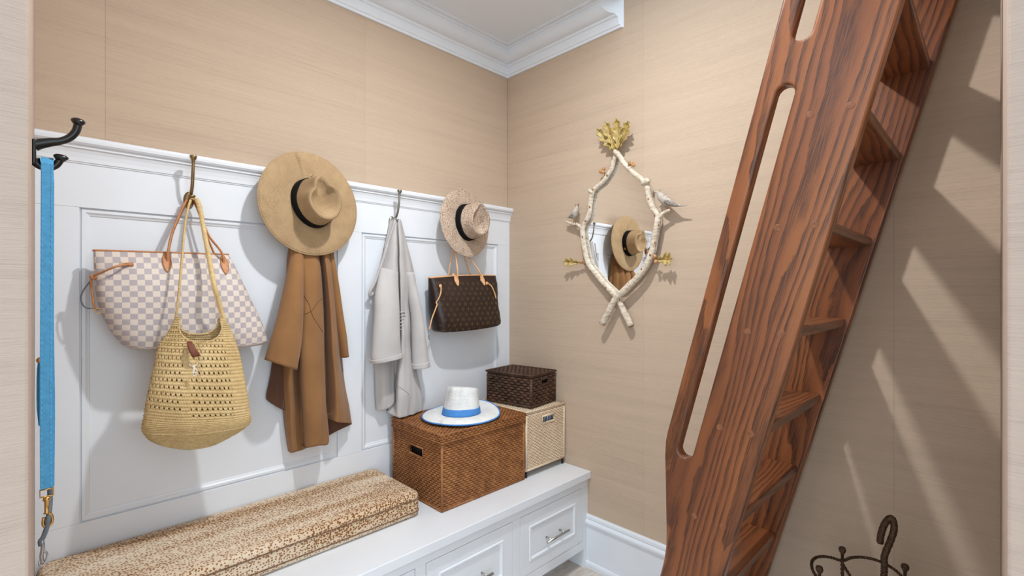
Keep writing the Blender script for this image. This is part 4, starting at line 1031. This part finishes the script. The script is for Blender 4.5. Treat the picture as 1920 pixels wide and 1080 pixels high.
outer[0] = (0, 0.001)
holes = [slot(.912, 1.924, .160, .203), slot(2.026, 2.56, .160, .203)]
def stringer(x):
    cu_ = bpy.data.curves.new('stringer_outline', 'CURVE'); cu_.dimensions = '2D'; cu_.fill_mode = 'BOTH'
    for lp in [outer]+holes:
        sp_ = cu_.splines.new('POLY'); sp_.points.add(len(lp)-1); sp_.use_cyclic_u = True
        for pt, (a, b) in zip(sp_.points, lp): pt.co = (a, b, 0, 1)
    bv = .007; cu_.extrude = T_/2-bv; cu_.bevel_depth = bv; cu_.bevel_resolution = 3; cu_.offset = -bv
    tmp = bpy.data.objects.new('tmp_outline', cu_); COL.objects.link(tmp); dg = bpy.context.evaluated_depsgraph_get(); dg.update()
    me = bpy.data.meshes.new_from_object(tmp.evaluated_get(dg)); bpy.data.objects.remove(tmp); bpy.data.curves.remove(cu_)
    for v_ in me.vertices: q_, s_, h_ = v_.co; v_.co = (h_+x, q_, s_)
    bm = bmesh.new(); bm.from_mesh(me); bmesh.ops.remove_doubles(bm, verts=bm.verts, dist=.0001); bmesh.ops.recalc_face_normals(bm, faces=bm.faces); bm.to_mesh(me); bm.free()
    me.materials.clear(); me.materials.append(M['oak_z'])
    for p in me.polygons: p.use_smooth = False
    o = bpy.data.objects.new('stringer', me); COL.objects.link(o); o.parent = ladder; return o
XN = -.69+T_/2; XF = -.094+T_/2
sN = stringer(XN); sF = stringer(XF)
for k in range(-2, 7):
    z = .772+.2615*k
    if z < .1: continue
    yb = -1.362-z*fl   # back edge of stringer at this height
    m = MB().box((XN+T_/2-.004, yb+.014, z-.0135), (XF-T_/2+.004, yb+.138, z+.0135))
    inv = LM.inverted(); m.v = [inv @ p for p in m.v]
    m.build('tread', 'oak_x', ladder, local=True, bev=.004)
    for dy in (.036, .115):
        c = V((-.69, yb+dy, z)); MB().lathe([(.0085, -.001), (.0085, .0002), (.008, .0005)], c, (-1, 0, 0), 16).build('plug', 'plug', sN)

# ------------------------------------------------------------------ umbrella stand
us = thing('umbrella_stand', (-.273, -1.795, 0), 'twisted wrought iron umbrella stand with cane-shaped handle by the ladder', 'umbrella stand')
def twist(path, r, turns, name, k=120, parent=None, strands=2):
    q = crom(path, k); m = MB(); last = None
    frames = []
    for i in range(k):
        d = (q[min(k-1, i+1)]-q[max(0, i-1)]).normalized(); u = d.orthogonal() if last is None else last-d*d.dot(last); u.normalize(); last = u; frames.append((u, d.cross(u)))
    for s_ in range(strands):
        m.tube([q[i]+(frames[i][0]*math.cos(turns*2*PI*i/k+2*PI*s_/strands)+frames[i][1]*math.sin(turns*2*PI*i/k+2*PI*s_/strands))*r*.5 for i in range(k)], r*.62, 6)
    return m.build(name, 'iron', parent or us, smooth=True)
cx, cy = -.273, -1.795; pc0 = U2(1655, 1050, .273)
pts = [V((cx, cy, .03)), V((cx, cy-.005, .3)), U2(1657, 1080, .273), U2(1658, 1045, .273), U2(1668, 1018, .273), U2(1676, 995, .273), U2(1675, 976, .273), U2(1668, 972, .273), U2(1658, 984, .273), U2(1652, 1002, .273), U2(1650, 1017, .273)]
twist(pts, .0082, 46, 'cane_handle', 300, None, 3)
RR = .136; ZP = .545
ang_ = [math.radians(a) for a in (122, 42, -27, -99, -171)]
post = [V((cx+RR*math.cos(a), cy+RR*math.sin(a), ZP)) for a in ang_]
for a, p in zip(ang_, post):
    po = twist([V((p.x, p.y, 0.01)), V((p.x, p.y, .25)), p], .0052, 22, 'post', 120)
    MB().lathe([(.004, -.004), (.0045, .018), (.0085, .024), (.0105, .031), (.0085, .038), (.003, .041)], p, (0, 0, 1), 14).build('finial', 'iron', po, smooth=True)
    twist([V((cx, cy, .40)), V(((cx+p.x)/2, (cy+p.y)/2, .495)), p+V((0, 0, -.012))], .0045, 7, 'rib', 60)
ringp = []
for i in range(5):
    a0 = ang_[i]; a1 = ang_[(i+1) % 5]
    if a1 > a0: a1 -= 2*PI
    for f in (0, .17, .33, .5, .67, .83):
        a = a0+(a1-a0)*f; bul = math.sin(PI*f); ringp.append(V((cx+(RR+.016*bul)*math.cos(a), cy+(RR+.016*bul)*math.sin(a), ZP-.004+.014*bul)))
ringp.append(ringp[0])
twist(ringp, .0046, 60, 'scalloped_ring', 320)
MB().lathe([(.001, 0), (.145, 0), (.15, .004), (.15, .02), (.143, .02), (.14, .008), (.001, .008)], (cx, cy, 0), (0, 0, 1), 40).build('drip_tray', 'iron', us, smooth=True)
